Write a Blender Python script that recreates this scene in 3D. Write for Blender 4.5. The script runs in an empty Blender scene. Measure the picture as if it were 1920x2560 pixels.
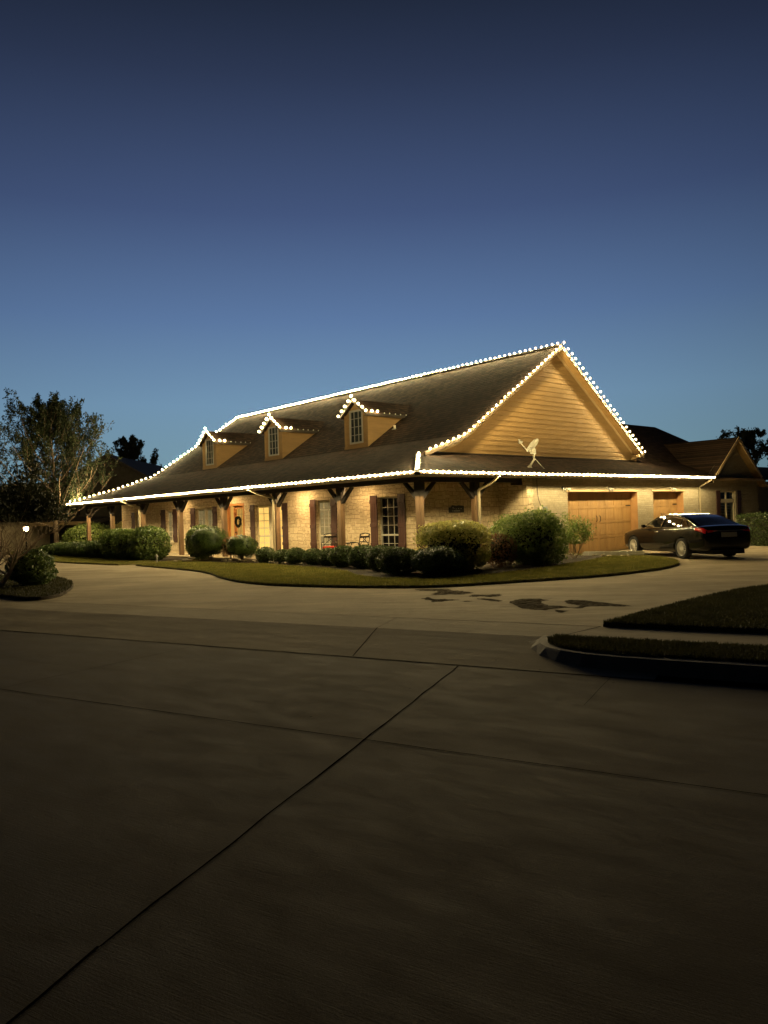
import bpy, bmesh, math, random
import numpy as np
from mathutils import Vector, Matrix
PI=math.pi
C=bpy.context.scene.collection
S=bpy.context.scene
random.seed(7)
# ------------------------------------------------------------------ materials
def newmat(name):
    m=bpy.data.materials.new(name); m.use_nodes=True
    nt=m.node_tree; nt.nodes.clear()
    o=nt.nodes.new('ShaderNodeOutputMaterial'); b=nt.nodes.new('ShaderNodeBsdfPrincipled')
    nt.links.new(b.outputs[0],o.inputs[0])
    return m,nt,b
def N(nt,t,**k):
    n=nt.nodes.new(t)
    for a,v in k.items():
        if a in n.inputs.keys() if hasattr(n.inputs,'keys') else False: n.inputs[a].default_value=v
        else: setattr(n,a,v)
    return n
def math_(nt,op,a,b=None,clamp=False):
    n=nt.nodes.new('ShaderNodeMath'); n.operation=op; n.use_clamp=clamp
    for i,v in enumerate((a,b)):
        if v is None: continue
        if isinstance(v,(int,float)): n.inputs[i].default_value=v
        else: nt.links.new(v,n.inputs[i])
    return n.outputs[0]
def mixc(nt,f,a,b,blend='MIX'):
    n=nt.nodes.new('ShaderNodeMix'); n.data_type='RGBA'; n.blend_type=blend
    for s,v in ((n.inputs[0],f),(n.inputs[6],a),(n.inputs[7],b)):
        if isinstance(v,(int,float)): s.default_value=v
        elif isinstance(v,tuple): s.default_value=(*v,1)
        else: nt.links.new(v,s)
    return n.outputs[2]
def noise(nt,vec,scale,detail=4,rough=.6,dist=0):
    n=nt.nodes.new('ShaderNodeTexNoise'); n.inputs['Scale'].default_value=scale
    n.inputs['Detail'].default_value=detail; n.inputs['Roughness'].default_value=rough; n.inputs['Distortion'].default_value=dist
    if vec is not None: nt.links.new(vec,n.inputs['Vector'])
    return n.outputs[0]
def ramp(nt,f,pts):
    n=nt.nodes.new('ShaderNodeValToRGB'); e=n.color_ramp.elements
    while len(e)<len(pts): e.new(.5)
    for i,(p,c) in enumerate(pts):
        e[i].position=p; e[i].color=(c,c,c,1) if isinstance(c,(int,float)) else (*c,1)
    nt.links.new(f,n.inputs[0]); return n.outputs[0]
def bump(nt,b,h,strength,dist):
    n=nt.nodes.new('ShaderNodeBump'); n.inputs['Strength'].default_value=strength; n.inputs['Distance'].default_value=dist
    nt.links.new(h,n.inputs['Height']); nt.links.new(n.outputs[0],b.inputs['Normal'])
def coord(nt): return nt.nodes.new('ShaderNodeTexCoord').outputs['Object']
def vscale(nt,v,s,rz=0):
    if rz:
        r=nt.nodes.new('ShaderNodeMapping'); r.inputs['Rotation'].default_value=(0,0,rz); nt.links.new(v,r.inputs[0]); v=r.outputs[0]
    n=nt.nodes.new('ShaderNodeMapping'); n.inputs['Scale'].default_value=s
    nt.links.new(v,n.inputs[0]); return n.outputs[0]
def M(name,col,rough=.75,var=.25,vs=4,bs=0,bscale=40,bd=.004,metal=0,coat=0,spec=.4,stretch=None):
    m,nt,b=newmat(name)
    v=coord(nt)
    if stretch: v=vscale(nt,v,stretch)
    n1=noise(nt,v,vs,5)
    dark=tuple(c*(1-var) for c in col); lite=tuple(min(1,c*(1+var)) for c in col)
    cc=mixc(nt,ramp(nt,n1,[(.3,0.),(.7,1.)]),dark,lite)
    nt.links.new(cc,b.inputs['Base Color'])
    b.inputs['Roughness'].default_value=rough; b.inputs['Metallic'].default_value=metal
    b.inputs['Specular IOR Level'].default_value=spec; b.inputs['Coat Weight'].default_value=coat
    if bs: bump(nt,b,noise(nt,v,bscale,4),bs,bd)
    return m
def emis(name,col,strength):
    m=bpy.data.materials.new(name); m.use_nodes=True; nt=m.node_tree; nt.nodes.clear()
    o=nt.nodes.new('ShaderNodeOutputMaterial'); e=nt.nodes.new('ShaderNodeEmission')
    e.inputs[0].default_value=(*col,1); e.inputs[1].default_value=strength; nt.links.new(e.outputs[0],o.inputs[0]); return m
def wallvec(nt,dist=.0,ds=3):
    v=coord(nt); s=nt.nodes.new('ShaderNodeSeparateXYZ'); nt.links.new(v,s.inputs[0])
    h=math_(nt,'ADD',s.outputs[0],s.outputs[1])
    n1=noise(nt,v,ds,3); n2=noise(nt,v,ds*1.7,3)
    hh=math_(nt,'ADD',h,math_(nt,'MULTIPLY',math_(nt,'SUBTRACT',n1,.5),dist))
    zz=math_(nt,'ADD',s.outputs[2],math_(nt,'MULTIPLY',math_(nt,'SUBTRACT',n2,.5),dist))
    c=nt.nodes.new('ShaderNodeCombineXYZ'); nt.links.new(hh,c.inputs[0]); nt.links.new(zz,c.inputs[1])
    return v,c.outputs[0]
def brick(nt,vec,w,h,mortar,off=.5,c1=(1,1,1),c2=(.7,.7,.7),cm=(0,0,0),bias=0,smooth=.15,sq=1.,sqf=2):
    n=nt.nodes.new('ShaderNodeTexBrick'); n.offset=off; n.squash=sq; n.squash_frequency=sqf
    n.inputs['Scale'].default_value=1; n.inputs['Brick Width'].default_value=w; n.inputs['Row Height'].default_value=h
    n.inputs['Mortar Size'].default_value=mortar; n.inputs['Mortar Smooth'].default_value=smooth; n.inputs['Bias'].default_value=bias
    n.inputs['Color1'].default_value=(*c1,1); n.inputs['Color2'].default_value=(*c2,1); n.inputs['Mortar'].default_value=(*cm,1)
    nt.links.new(vec,n.inputs[0]); return n.outputs['Color'],n.outputs['Fac']
def stone_mat(name,c1,c2,cm):
    m,nt,b=newmat(name); v,w=wallvec(nt,.07,3.5)
    a,fa=brick(nt,w,.37,.13,.012,.37,c1,c2,cm,smooth=.4,sq=.6,sqf=3)
    d,fd=brick(nt,w,.23,.27,.014,.41,c2,c1,cm,smooth=.4,sq=1.5,sqf=2)
    e,fe=brick(nt,w,.52,.135,.012,.63,c1,c2,cm,smooth=.4)
    k=ramp(nt,noise(nt,w,1.7,1),[(.49,0.),(.5,1.)])
    k2=ramp(nt,noise(nt,vscale(nt,w,(1,1,1),.6),2.3,1),[(.52,0.),(.53,1.)])
    col=mixc(nt,k,a,d); f=mixc(nt,k,fa,fd)
    col=mixc(nt,k2,col,e); f=mixc(nt,k2,f,fe)
    n1=noise(nt,v,9,6,.7)
    col=mixc(nt,.55,col,ramp(nt,n1,[(.25,(.45,.4,.33)),(.75,(1.,.98,.93))]),'MULTIPLY')
    nt.links.new(col,b.inputs['Base Color']); b.inputs['Roughness'].default_value=.9
    b.inputs['Specular IOR Level'].default_value=.15
    h=math_(nt,'ADD',math_(nt,'MULTIPLY',math_(nt,'SUBTRACT',1.,f),1.),math_(nt,'MULTIPLY',noise(nt,v,14,6,.75),1.1))
    bump(nt,b,h,.9,.026); return m
def brick_mat(name,c1,c2,cm):
    m,nt,b=newmat(name); v,w=wallvec(nt,.012,6)
    a,f=brick(nt,w,.21,.078,.008,.5,c1,c2,cm,smooth=.3)
    n1=noise(nt,v,12,6,.7)
    col=mixc(nt,.5,a,ramp(nt,n1,[(.3,(.55,.5,.42)),(.7,(1.,1.,1.))]),'MULTIPLY')
    nt.links.new(col,b.inputs['Base Color']); b.inputs['Roughness'].default_value=.9; b.inputs['Specular IOR Level'].default_value=.15
    h=math_(nt,'ADD',math_(nt,'SUBTRACT',1.,f),math_(nt,'MULTIPLY',noise(nt,v,22,5,.7),.9))
    bump(nt,b,h,1.,.014); return m
def shingle_mat(name,axis,k,c1=(.046,.028,.017),c2=(.016,.011,.0075)):
    m,nt,b=newmat(name); v=coord(nt); s=nt.nodes.new('ShaderNodeSeparateXYZ'); nt.links.new(v,s.inputs[0])
    c=nt.nodes.new('ShaderNodeCombineXYZ'); nt.links.new(s.outputs[axis],c.inputs[0])
    zz=math_(nt,'ADD',math_(nt,'MULTIPLY',s.outputs[2],k),math_(nt,'MULTIPLY',noise(nt,v,2.5,2),.02)); nt.links.new(zz,c.inputs[1])
    a,f=brick(nt,c.outputs[0],.24,.19,.010,.37,c1,c2,(.02,.015,.012),smooth=.2,bias=-.1)
    n1=noise(nt,v,3,5,.7)
    col=mixc(nt,.6,a,ramp(nt,n1,[(.3,(.5,.47,.45)),(.7,(1.,1.,1.))]),'MULTIPLY')
    n2=noise(nt,vscale(nt,c.outputs[0],(7,7,1)),1,0)
    nt.links.new(col,b.inputs['Base Color']); b.inputs['Roughness'].default_value=.95; b.inputs['Specular IOR Level'].default_value=.08
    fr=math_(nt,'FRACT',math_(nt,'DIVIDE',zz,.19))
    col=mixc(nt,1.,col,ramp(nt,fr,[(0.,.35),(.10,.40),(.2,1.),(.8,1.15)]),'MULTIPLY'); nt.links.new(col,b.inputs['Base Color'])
    h=math_(nt,'ADD',math_(nt,'SUBTRACT',1.,fr),math_(nt,'ADD',math_(nt,'MULTIPLY',noise(nt,v,60,3),.5),math_(nt,'MULTIPLY',math_(nt,'SUBTRACT',1.,f),.5)))
    bump(nt,b,h,1.,.02); return m
def concrete_mat(name,col,rz,stain=.35,wv=1.,slabs=False):
    m,nt,b=newmat(name); v=coord(nt)
    st=vscale(nt,v,(.55,2.0,1),rz)
    big=noise(nt,st,.55,6,.62,.6); mid=noise(nt,vscale(nt,v,(.8,2.0,1),rz+.15),2.2,6,.7); fine=noise(nt,v,95,4,.75)
    patch=noise(nt,v,.28,4,.6)
    c0=mixc(nt,ramp(nt,big,[(.3,0.),(.7,1.)]),tuple(c*(1-stain) for c in col),tuple(c*1.12 for c in col))
    c1=mixc(nt,.22 if slabs else .45,c0,ramp(nt,mid,[(.35,(.62,.58,.52)),(.62,(1.,1.,1.))]),'MULTIPLY')
    c2=mixc(nt,.5,c1,ramp(nt,fine,[(.3,(.5,.48,.45)),(.65,(1.,1.,1.))]),'MULTIPLY')
    c3=mixc(nt,.3 if slabs else .5,c2,ramp(nt,patch,[(.4,(.66,.64,.6)),(.56,(1.,1.,1.))]),'MULTIPLY')
    if slabs:
        mp=nt.nodes.new('ShaderNodeMapping'); mp.inputs['Rotation'].default_value=(0,0,-.33); nt.links.new(v,mp.inputs[0])
        br=nt.nodes.new('ShaderNodeTexBrick'); br.offset=0; br.inputs['Scale'].default_value=1; br.inputs['Brick Width'].default_value=4.6; br.inputs['Row Height'].default_value=3.1; br.inputs['Mortar Size'].default_value=0
        ad=nt.nodes.new('ShaderNodeVectorMath'); ad.operation='ADD'; ad.inputs[1].default_value=(3.1,10.35,0); nt.links.new(mp.outputs[0],ad.inputs[0]); nt.links.new(ad.outputs[0],br.inputs[0])
        br.inputs['Color1'].default_value=(.80,.79,.77,1); br.inputs['Color2'].default_value=(1,1,1,1)
        c3=mixc(nt,1.,c3,br.outputs['Color'],'MULTIPLY')
        tr=noise(nt,vscale(nt,v,(.12,1.1,1),-.33),1.,3,.5); c3=mixc(nt,ramp(nt,tr,[(.55,0.),(.68,.35)]),c3,tuple(c*.45 for c in col))
    vo=nt.nodes.new('ShaderNodeTexVoronoi'); vo.inputs['Scale'].default_value=1.6; nt.links.new(v,vo.inputs['Vector'])
    c3=mixc(nt,ramp(nt,vo.outputs['Distance'],[(.018,1.),(.03,0.)]),c3,tuple(c*.3 for c in col))
    nt.links.new(c3,b.inputs['Base Color'])
    nt.links.new(ramp(nt,mid,[(.3,.80),(.7,1.)]),b.inputs['Roughness']); b.inputs['Specular IOR Level'].default_value=.30 if slabs else .15
    broom=noise(nt,vscale(nt,v,(2.,45,1),rz),3,3)
    wav=noise(nt,st,1.3,4,.5)
    h=math_(nt,'ADD',math_(nt,'MULTIPLY',fine,.12),math_(nt,'ADD',math_(nt,'MULTIPLY',wav,1.5*wv),math_(nt,'MULTIPLY',broom,.1)))
    bump(nt,b,h,.9,.02); return m
def glass_mat(name,tint=(.8,.85,.85),mixf=.25):
    m=bpy.data.materials.new(name); m.use_nodes=True; nt=m.node_tree; nt.nodes.clear()
    o=nt.nodes.new('ShaderNodeOutputMaterial'); t=nt.nodes.new('ShaderNodeBsdfTransparent'); g=nt.nodes.new('ShaderNodeBsdfGlossy')
    t.inputs[0].default_value=(*tint,1); g.inputs['Roughness'].default_value=.03
    mx=nt.nodes.new('ShaderNodeMixShader'); f=nt.nodes.new('ShaderNodeLayerWeight')
    nt.links.new(math_(nt,'ADD',math_(nt,'MULTIPLY',math_(nt,'POWER',f.outputs['Facing'],4.),.85),.05),mx.inputs[0]); nt.links.new(t.outputs[0],mx.inputs[1]); nt.links.new(g.outputs[0],mx.inputs[2]); nt.links.new(mx.outputs[0],o.inputs[0]); return m
def leaf_mat(name,c1,c2,rough=.5,trans=.25):
    m,nt,b=newmat(name)
    gi=nt.nodes.new('ShaderNodeNewGeometry'); r=gi.outputs['Random Per Island']
    col=mixc(nt,r,c1,c2)
    col=mixc(nt,ramp(nt,noise(nt,coord(nt),2.2,3),[(.35,.0),(.65,.6)]),col,tuple(c*.5 for c in c1))
    nt.links.new(col,b.inputs['Base Color']); b.inputs['Roughness'].default_value=rough
    tr=nt.nodes.new('ShaderNodeBsdfTranslucent'); nt.links.new(col,tr.inputs[0])
    mx=nt.nodes.new('ShaderNodeMixShader'); mx.inputs[0].default_value=trans
    o=[n for n in nt.nodes if n.type=='OUTPUT_MATERIAL'][0]
    nt.links.new(b.outputs[0],mx.inputs[1]); nt.links.new(tr.outputs[0],mx.inputs[2]); nt.links.new(mx.outputs[0],o.inputs[0]); return m
WARM=(1.,.77,.36)
BULB_E=2550
mt={}
mt['stone']=stone_mat('limestone',(.70,.59,.41),(.55,.45,.30),(.36,.29,.20))
mt['brick']=brick_mat('cream_brick',(.44,.39,.28),(.38,.33,.23),(.35,.30,.22))
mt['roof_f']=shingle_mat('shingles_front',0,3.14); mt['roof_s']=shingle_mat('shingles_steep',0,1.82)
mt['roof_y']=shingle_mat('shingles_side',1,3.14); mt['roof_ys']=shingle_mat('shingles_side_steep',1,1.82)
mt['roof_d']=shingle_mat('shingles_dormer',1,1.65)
mt['siding']=M('tan_siding',(.285,.175,.062),.7,.10,1.5,.3,60,.002,stretch=(1,1,6))
mt['trim']=M('tan_trim',(.47,.34,.17),.6,.08,3)
mt['soffit']=M('soffit_paint',(.36,.29,.2),.8,.1,3)
mt['gutter']=M('almond_gutter',(.30,.25,.16),.45,.06,3)
mt['gutterbody']=M('darkened_gutter',(.006,.0045,.002),.45,.06,3)  # colour cut to near black to offset the close bulbs' light, not weathering
mt['rake']=M('darkened_rake_board',(.030,.019,.008),.6,.08,3)  # tan boards painted far darker so the bulb light does not whiten them
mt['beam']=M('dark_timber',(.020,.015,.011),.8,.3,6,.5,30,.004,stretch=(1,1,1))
mt['post']=M('stained_timber',(.15,.09,.045),.7,.35,5,.5,25,.004,stretch=(3,3,.25))
mt['shutter']=M('red_brown_shutter',(.050,.018,.011),.55,.25,5,.3,30,.002,stretch=(3,3,.3))
mt['winframe']=M('cream_window_frame',(.60,.53,.38),.5,.06,4)
mt['white']=M('white_frame',(.34,.33,.28),.5,.05,4)
mt['blind']=M('cream_blind',(.62,.56,.40),.6,.05,4)
mt['blind_cool']=M('grey_green_blind',(.42,.42,.28),.6,.05,4)
mt['dark']=M('dark_interior',(.012,.012,.012),.9,.2,2)
mt['glass']=glass_mat('window_glass')
mt['litroom']=emis('lit_room',(1.,.55,.13),2.0)
mt['dimroom']=emis('dim_room',(1.,.72,.32),.42)
mt['door']=M('stained_door',(.34,.15,.045),.45,.2,4,.2,30,.002,stretch=(2,2,.3))
mt['doorglass']=emis('lit_door_glass',(1.,.56,.12),.62)
mt['gdoor']=M('wood_toned_garage_door',(.34,.20,.075),.55,.18,3,.25,40,.002,stretch=(1,1,.35))
mt['jamb']=M('garage_jamb',(.33,.18,.07),.6,.12,3)
mt['iron']=M('black_iron',(.02,.018,.016),.45,.2,9,metal=.6)
mt['alu']=M('aluminium',(.62,.60,.52),.4,.1,9,metal=.3)
mt['dish']=M('beige_dish',(.30,.285,.22),.5,.06,5)
mt['grey']=M('grey_meter_box',(.22,.25,.22),.5,.1,5)
mt['pvc']=M('cream_pvc',(.62,.56,.42),.4,.05,5)
mt['cable']=M('dark_cable',(.05,.04,.03),.6,.1,9)
mt['redcush']=M('red_cushion',(.52,.045,.02),.8,.15,9)
mt['plaque']=M('dark_plaque',(.022,.022,.02),.4,.2,9)
mt['plaquelet']=M('pewter_letters',(.30,.29,.26),.5,.1,9)
mt['drive']=concrete_mat('driveway_concrete',(.62,.525,.365),-.80,.34,.9)
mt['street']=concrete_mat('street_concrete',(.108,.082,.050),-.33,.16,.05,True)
mt['walk']=concrete_mat('walk_concrete',(.48,.41,.29),-.33,.18,.6)
mt['joint']=M('joint_tar',(.010,.008,.006),1.,.3,20,spec=0.)
mt['wet']=M('wet_concrete',(.075,.064,.048),1.,.6,2.5,.7,60,.006,spec=.0)
mt['curb']=M('curb_concrete',(.20,.17,.125),.85,.2,6,.5,50,.004)
mt['soil']=M('mulch',(.050,.038,.024),.95,.5,14,1,35,.03)
mt['grassbase']=M('lawn_soil',(.20,.18,.05),.95,.45,7,1,70,.03)
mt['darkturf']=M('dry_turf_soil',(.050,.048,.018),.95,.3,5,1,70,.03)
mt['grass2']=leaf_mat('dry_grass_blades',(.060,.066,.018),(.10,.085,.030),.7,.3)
mt['fargrass']=M('far_grass',(.05,.055,.025),.95,.4,.4,1,30,.03)
mt['rock']=M('pale_rock',(.45,.38,.26),.9,.25,8,1,14,.02)
mt['bark']=M('bark',(.16,.115,.075),.9,.35,7,.8,30,.01,stretch=(2,2,.5))
mt['barkp']=M('crepe_myrtle_bark',(.42,.33,.23),.8,.3,6,.4,30,.005,stretch=(2,2,.5))
mt['grass']=leaf_mat('grass_blades',(.22,.24,.045),(.43,.37,.10),.7,.3)
mt['box']=leaf_mat('clipped_foliage',(.045,.085,.02),(.115,.16,.04),.45)
mt['photinia']=leaf_mat('glossy_foliage',(.09,.16,.035),(.24,.30,.08),.38)
mt['abelia']=leaf_mat('yellow_green_foliage',(.42,.44,.11),(.74,.66,.22),.45,.45)
mt['myrtle']=leaf_mat('myrtle_foliage',(.14,.22,.05),(.36,.42,.12),.45,.45)
mt['dkleaf']=leaf_mat('dark_tree_foliage',(.030,.042,.018),(.070,.072,.030),.55,.25)
mt['treeleaf']=leaf_mat('feathery_tree_foliage',(.035,.055,.022),(.08,.095,.036),.55,.35)
mt['russet']=leaf_mat('russet_foliage',(.20,.09,.04),(.32,.19,.08),.5,.3)
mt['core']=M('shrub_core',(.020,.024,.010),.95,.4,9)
mt['bulb']=emis('warm_lit_bulb',WARM,BULB_E)
def halo_mat():  # emissive shell added round each bulb to imitate its warm halo
    m=bpy.data.materials.new('bulb_halo'); m.use_nodes=True; nt=m.node_tree; nt.nodes.clear()
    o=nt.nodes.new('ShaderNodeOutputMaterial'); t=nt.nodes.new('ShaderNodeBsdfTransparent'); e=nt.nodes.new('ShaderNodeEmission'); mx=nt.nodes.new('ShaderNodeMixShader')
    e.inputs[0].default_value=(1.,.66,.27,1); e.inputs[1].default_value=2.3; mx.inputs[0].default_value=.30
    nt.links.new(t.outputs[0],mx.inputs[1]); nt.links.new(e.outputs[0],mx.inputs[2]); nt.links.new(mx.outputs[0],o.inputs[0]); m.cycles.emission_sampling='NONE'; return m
mt['glow_globe']=halo_mat()
mt['bulboff']=M('unlit_bulb',(.5,.5,.42),.25,.05,9)
mt['wire']=M('bulb_wire',(.05,.06,.035),.5,.1,9)
mt['paint']=M('black_car_paint',(.004,.0045,.005),.10,.05,3,coat=.25,spec=.35)
mt['carglass']=M('tinted_car_glass',(.004,.005,.006),.04,.02,3,spec=.8)
mt['chrome']=M('chrome',(.75,.74,.70),.12,.04,3,metal=1.)
mt['rim']=M('silver_rim',(.85,.83,.76),.35,.05,5,metal=.25)
mt['tyre']=M('tyre',(.018,.017,.016),.85,.2,12)
mt['tail']=M('red_tail_light',(.35,.008,.006),.12,.05,9,coat=1.)
mt['plate']=M('number_plate',(.22,.23,.24),.4,.1,30)
mt['nbpale']=M('neighbour_pale_wall',(.5,.42,.28),.85,.15,3,.5,20,.01)
mt['nbwall']=M('neighbour_wall',(.07,.06,.045),.85,.2,5,.6,20,.01)
mt['nbroof']=M('neighbour_roof',(.055,.045,.042),.9,.3,3,.5,12,.02)
mt['lamp']=emis('lantern_glow',(1.,.60,.26),26)
mt['can']=emis('porch_lamp_glow',(1.,.68,.30),2300)
_m=mt['wet']; _nt=_m.node_tree; _b=[n for n in _nt.nodes if n.type=='BSDF_PRINCIPLED'][0]; _o=[n for n in _nt.nodes if n.type=='OUTPUT_MATERIAL'][0]
_t=_nt.nodes.new('ShaderNodeBsdfTransparent'); _x=_nt.nodes.new('ShaderNodeMixShader')
_nt.links.new(ramp(_nt,noise(_nt,vscale(_nt,coord(_nt),(1,2.2,1),-.80),5.5,7,.8),[(.38,.15),(.56,.92)]),_x.inputs[0]); _nt.links.new(_t.outputs[0],_x.inputs[1]); _nt.links.new(_b.outputs[0],_x.inputs[2]); _nt.links.new(_x.outputs[0],_o.inputs[0])
# ------------------------------------------------------------------ mesh helper
class MB:
    def __init__(s): s.v=[]; s.f=[]; s.m=[]
    def add(s,vs,fs,mi=0):
        o=len(s.v); s.v+= [tuple(p) for p in vs]; s.f+= [tuple(i+o for i in f) for f in fs]; s.m+=[mi]*len(fs); return s
    def box(s,x0,x1,y0,y1,z0,z1,mi=0):
        v=[(x,y,z) for z in (z0,z1) for y in (y0,y1) for x in (x0,x1)]
        return s.add(v,[(0,2,3,1),(4,5,7,6),(0,1,5,4),(2,6,7,3),(0,4,6,2),(1,3,7,5)],mi)
    def bar(s,a,b,w,h,up=(0,0,1),mi=0):
        a=Vector(a); b=Vector(b); d=(b-a).normalized(); u=Vector(up)
        if abs(d.dot(u))>.98: u=Vector((0,1,0)) if abs(d.y)<.9 else Vector((1,0,0))
        r=d.cross(u).normalized()*w/2; u=r.cross(d).normalized()*h/2
        v=[a-r-u,a+r-u,a+r+u,a-r+u,b-r-u,b+r-u,b+r+u,b-r+u]
        return s.add(v,[(0,3,2,1),(4,5,6,7),(0,1,5,4),(1,2,6,5),(2,3,7,6),(3,0,4,7)],mi)
    def tube(s,pts,r,n=8,cap=True,mi=0):
        pts=[Vector(p) for p in pts]; rs=r if isinstance(r,(list,tuple)) else [r]*len(pts)
        rings=[]; ref=None; o=len(s.v)
        for i,p in enumerate(pts):
            d=(pts[min(i+1,len(pts)-1)]-pts[max(i-1,0)])
            d=d.normalized() if d.length>1e-9 else Vector((0,0,1))
            if ref is None: ref=Vector((0,0,1)) if abs(d.z)<.9 else Vector((1,0,0))
            a=d.cross(ref); a=a.normalized() if a.length>1e-6 else Vector((1,0,0)); b=a.cross(d).normalized(); ref=b
            for k in range(n):
                t=2*PI*k/n; s.v.append(tuple(p+(a*math.cos(t)+b*math.sin(t))*rs[i]))
        for i in range(len(pts)-1):
            for k in range(n):
                k2=(k+1)%n; s.f.append((o+i*n+k,o+i*n+k2,o+(i+1)*n+k2,o+(i+1)*n+k)); s.m.append(mi)
        if cap:
            s.f.append(tuple(o+k for k in range(n))); s.f.append(tuple(o+(len(pts)-1)*n+k for k in reversed(range(n)))); s.m+=[mi,mi]
        return s
    def ell(s,c,r,nu=12,nv=8,rot=None,mi=0):
        o=len(s.v); R=rot or Matrix.Identity(3)
        for j in range(nv+1):
            ph=PI*j/nv
            for i in range(nu):
                th=2*PI*i/nu
                p=R@Vector((r[0]*math.sin(ph)*math.cos(th),r[1]*math.sin(ph)*math.sin(th),r[2]*math.cos(ph)))
                s.v.append((c[0]+p.x,c[1]+p.y,c[2]+p.z))
        for j in range(nv):
            for i in range(nu):
                i2=(i+1)%nu; s.f.append((o+j*nu+i,o+(j+1)*nu+i,o+(j+1)*nu+i2,o+j*nu+i2)); s.m.append(mi)
        return s
    def prism(s,poly,z0,z1,mi=0,bottom=False):
        n=len(poly); v=[(x,y,z0) for x,y in poly]+[(x,y,z1) for x,y in poly]
        f=[(i,(i+1)%n,(i+1)%n+n,i+n) for i in range(n)]+[tuple(range(n,2*n))]
        if bottom: f.append(tuple(reversed(range(n))))
        return s.add(v,f,mi)
    def slab(s,pts,t,mi=0):
        """thick sheet under a planar polygon given in 3D"""
        n=len(pts); v=[tuple(p) for p in pts]+[(p[0],p[1],p[2]-t) for p in pts]
        f=[tuple(range(n)),tuple(reversed(range(n,2*n)))]+[(i,i+n,(i+1)%n+n,(i+1)%n) for i in range(n)]
        return s.add(v,f,mi)
    def build(s,name,mats,parent=None,smooth=False,bevel=0,recalc=True):
        me=bpy.data.meshes.new(name); me.from_pydata(s.v,[],s.f)
        mats=mats if isinstance(mats,(list,tuple)) else [mats]
        for m in mats: me.materials.append(mt[m] if isinstance(m,str) else m)
        if len(mats)>1: me.polygons.foreach_set('material_index',s.m)
        if recalc:
            b=bmesh.new(); b.from_mesh(me); bmesh.ops.recalc_face_normals(b,faces=b.faces); b.to_mesh(me); b.free()
        if smooth: me.polygons.foreach_set('use_smooth',[True]*len(me.polygons))
        me.update()
        o=bpy.data.objects.new(name,me); C.objects.link(o)
        if parent is not None:
            o.parent=parent
            off=Vector((0,0,0)); p=parent
            while p is not None: off+=p.location; p=p.parent
            if off.length>0 and not getattr(s,'local',False): me.transform(Matrix.Translation(-off))
        if bevel:
            md=o.modifiers.new('bevel','BEVEL'); md.width=bevel; md.segments=2; md.limit_method='ANGLE'
        return o
def L():
    m=MB(); m.local=True; return m
def thing(name,label,cat,loc=(0,0,0),rz=0,group=None):
    o=bpy.data.objects.new(name,None); C.objects.link(o); o.location=loc; o.rotation_euler=(0,0,rz)
    o['label']=label; o['category']=cat
    if group: o['group']=group
    o.empty_display_size=.2
    return o
def tag(o,label=None,cat=None,group=None,kind=None):
    if label: o['label']=label
    if cat: o['category']=cat
    if group: o['group']=group
    if kind: o['kind']=kind
    return o
def struct(o): o['kind']='structure'; return o
def copy_tree(o,parent=None):
    c=o.copy(); C.objects.link(c)
    if parent is not None: c.parent=parent
    for ch in list(o.children): copy_tree(ch,c)
    return c
# ------------------------------------------------------------------ camera
F=Vector((-.753358,.657586,.005679)); R=Vector((.657132,.753112,-.031623)); U=Vector((.025072,.020092,.999484))
R=F.cross(U).normalized(); U=R.cross(F).normalized()
cam=bpy.data.cameras.new('camera'); co=bpy.data.objects.new('camera',cam); C.objects.link(co)
mw=Matrix(((R.x,U.x,-F.x,16.2287),(R.y,U.y,-F.y,-15.5059),(R.z,U.z,-F.z,1.6609),(0,0,0,1)))
co.matrix_world=mw; cam.sensor_fit='VERTICAL'; cam.sensor_height=36; cam.sensor_width=27; cam.lens=36*1910.59/2560
cam.clip_end=2000; cam.clip_start=.05; S.camera=co
# ------------------------------------------------------------------ world
w=bpy.data.worlds.new('World'); S.world=w; w.use_nodes=True; nt=w.node_tree; nt.nodes.clear()
out=nt.nodes.new('ShaderNodeOutputWorld'); bg=nt.nodes.new('ShaderNodeBackground'); nt.links.new(bg.outputs[0],out.inputs[0])
tc=nt.nodes.new('ShaderNodeTexCoord'); sp=nt.nodes.new('ShaderNodeSeparateXYZ'); nt.links.new(tc.outputs['Generated'],sp.inputs[0])
# dusk sky: clear afterglow low in the north-west, night blue overhead and behind
el=math_(nt,'ARCSINE',sp.outputs[2])
gr=nt.nodes.new('ShaderNodeValToRGB'); e=gr.color_ramp.elements
SKY=[(0.0,(.15,.25,.28)),(.06,(.185,.32,.39)),(.14,(.172,.305,.45)),(.24,(.112,.198,.375)),(.36,(.064,.104,.228)),(.50,(.034,.052,.112)),(.59,(.019,.029,.058)),(.68,(.003,.005,.011)),(1.,(.0015,.0025,.005))]
while len(e)<len(SKY): e.new(.5)
for i,(p,c) in enumerate(SKY): e[i].position=p; e[i].color=(*c,1)
nt.links.new(math_(nt,'DIVIDE',el,1.05),gr.inputs[0])
az=nt.nodes.new('ShaderNodeVectorMath'); az.operation='DOT_PRODUCT'; nt.links.new(tc.outputs['Generated'],az.inputs[0])
az.inputs[1].default_value=(-.80,.60,0)
af=ramp(nt,math_(nt,'ADD',math_(nt,'MULTIPLY',az.outputs['Value'],.5),.5),[(0.,.02),(.6,.05),(.86,.45),(.95,.82),(1.,1.)])
sky=mixc(nt,1.,gr.outputs[0],af,'MULTIPLY')
nt.links.new(sky,bg.inputs[0]); bg.inputs[1].default_value=1.
S.view_settings.view_transform='Standard'; S.view_settings.look='None'; S.view_settings.exposure=0; S.view_settings.gamma=1
S.cycles.sample_clamp_indirect=3; S.cycles.max_bounces=6; S.cycles.transparent_max_bounces=8
S.cycles.use_light_tree=True; S.cycles.light_sampling_threshold=0.002
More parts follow.
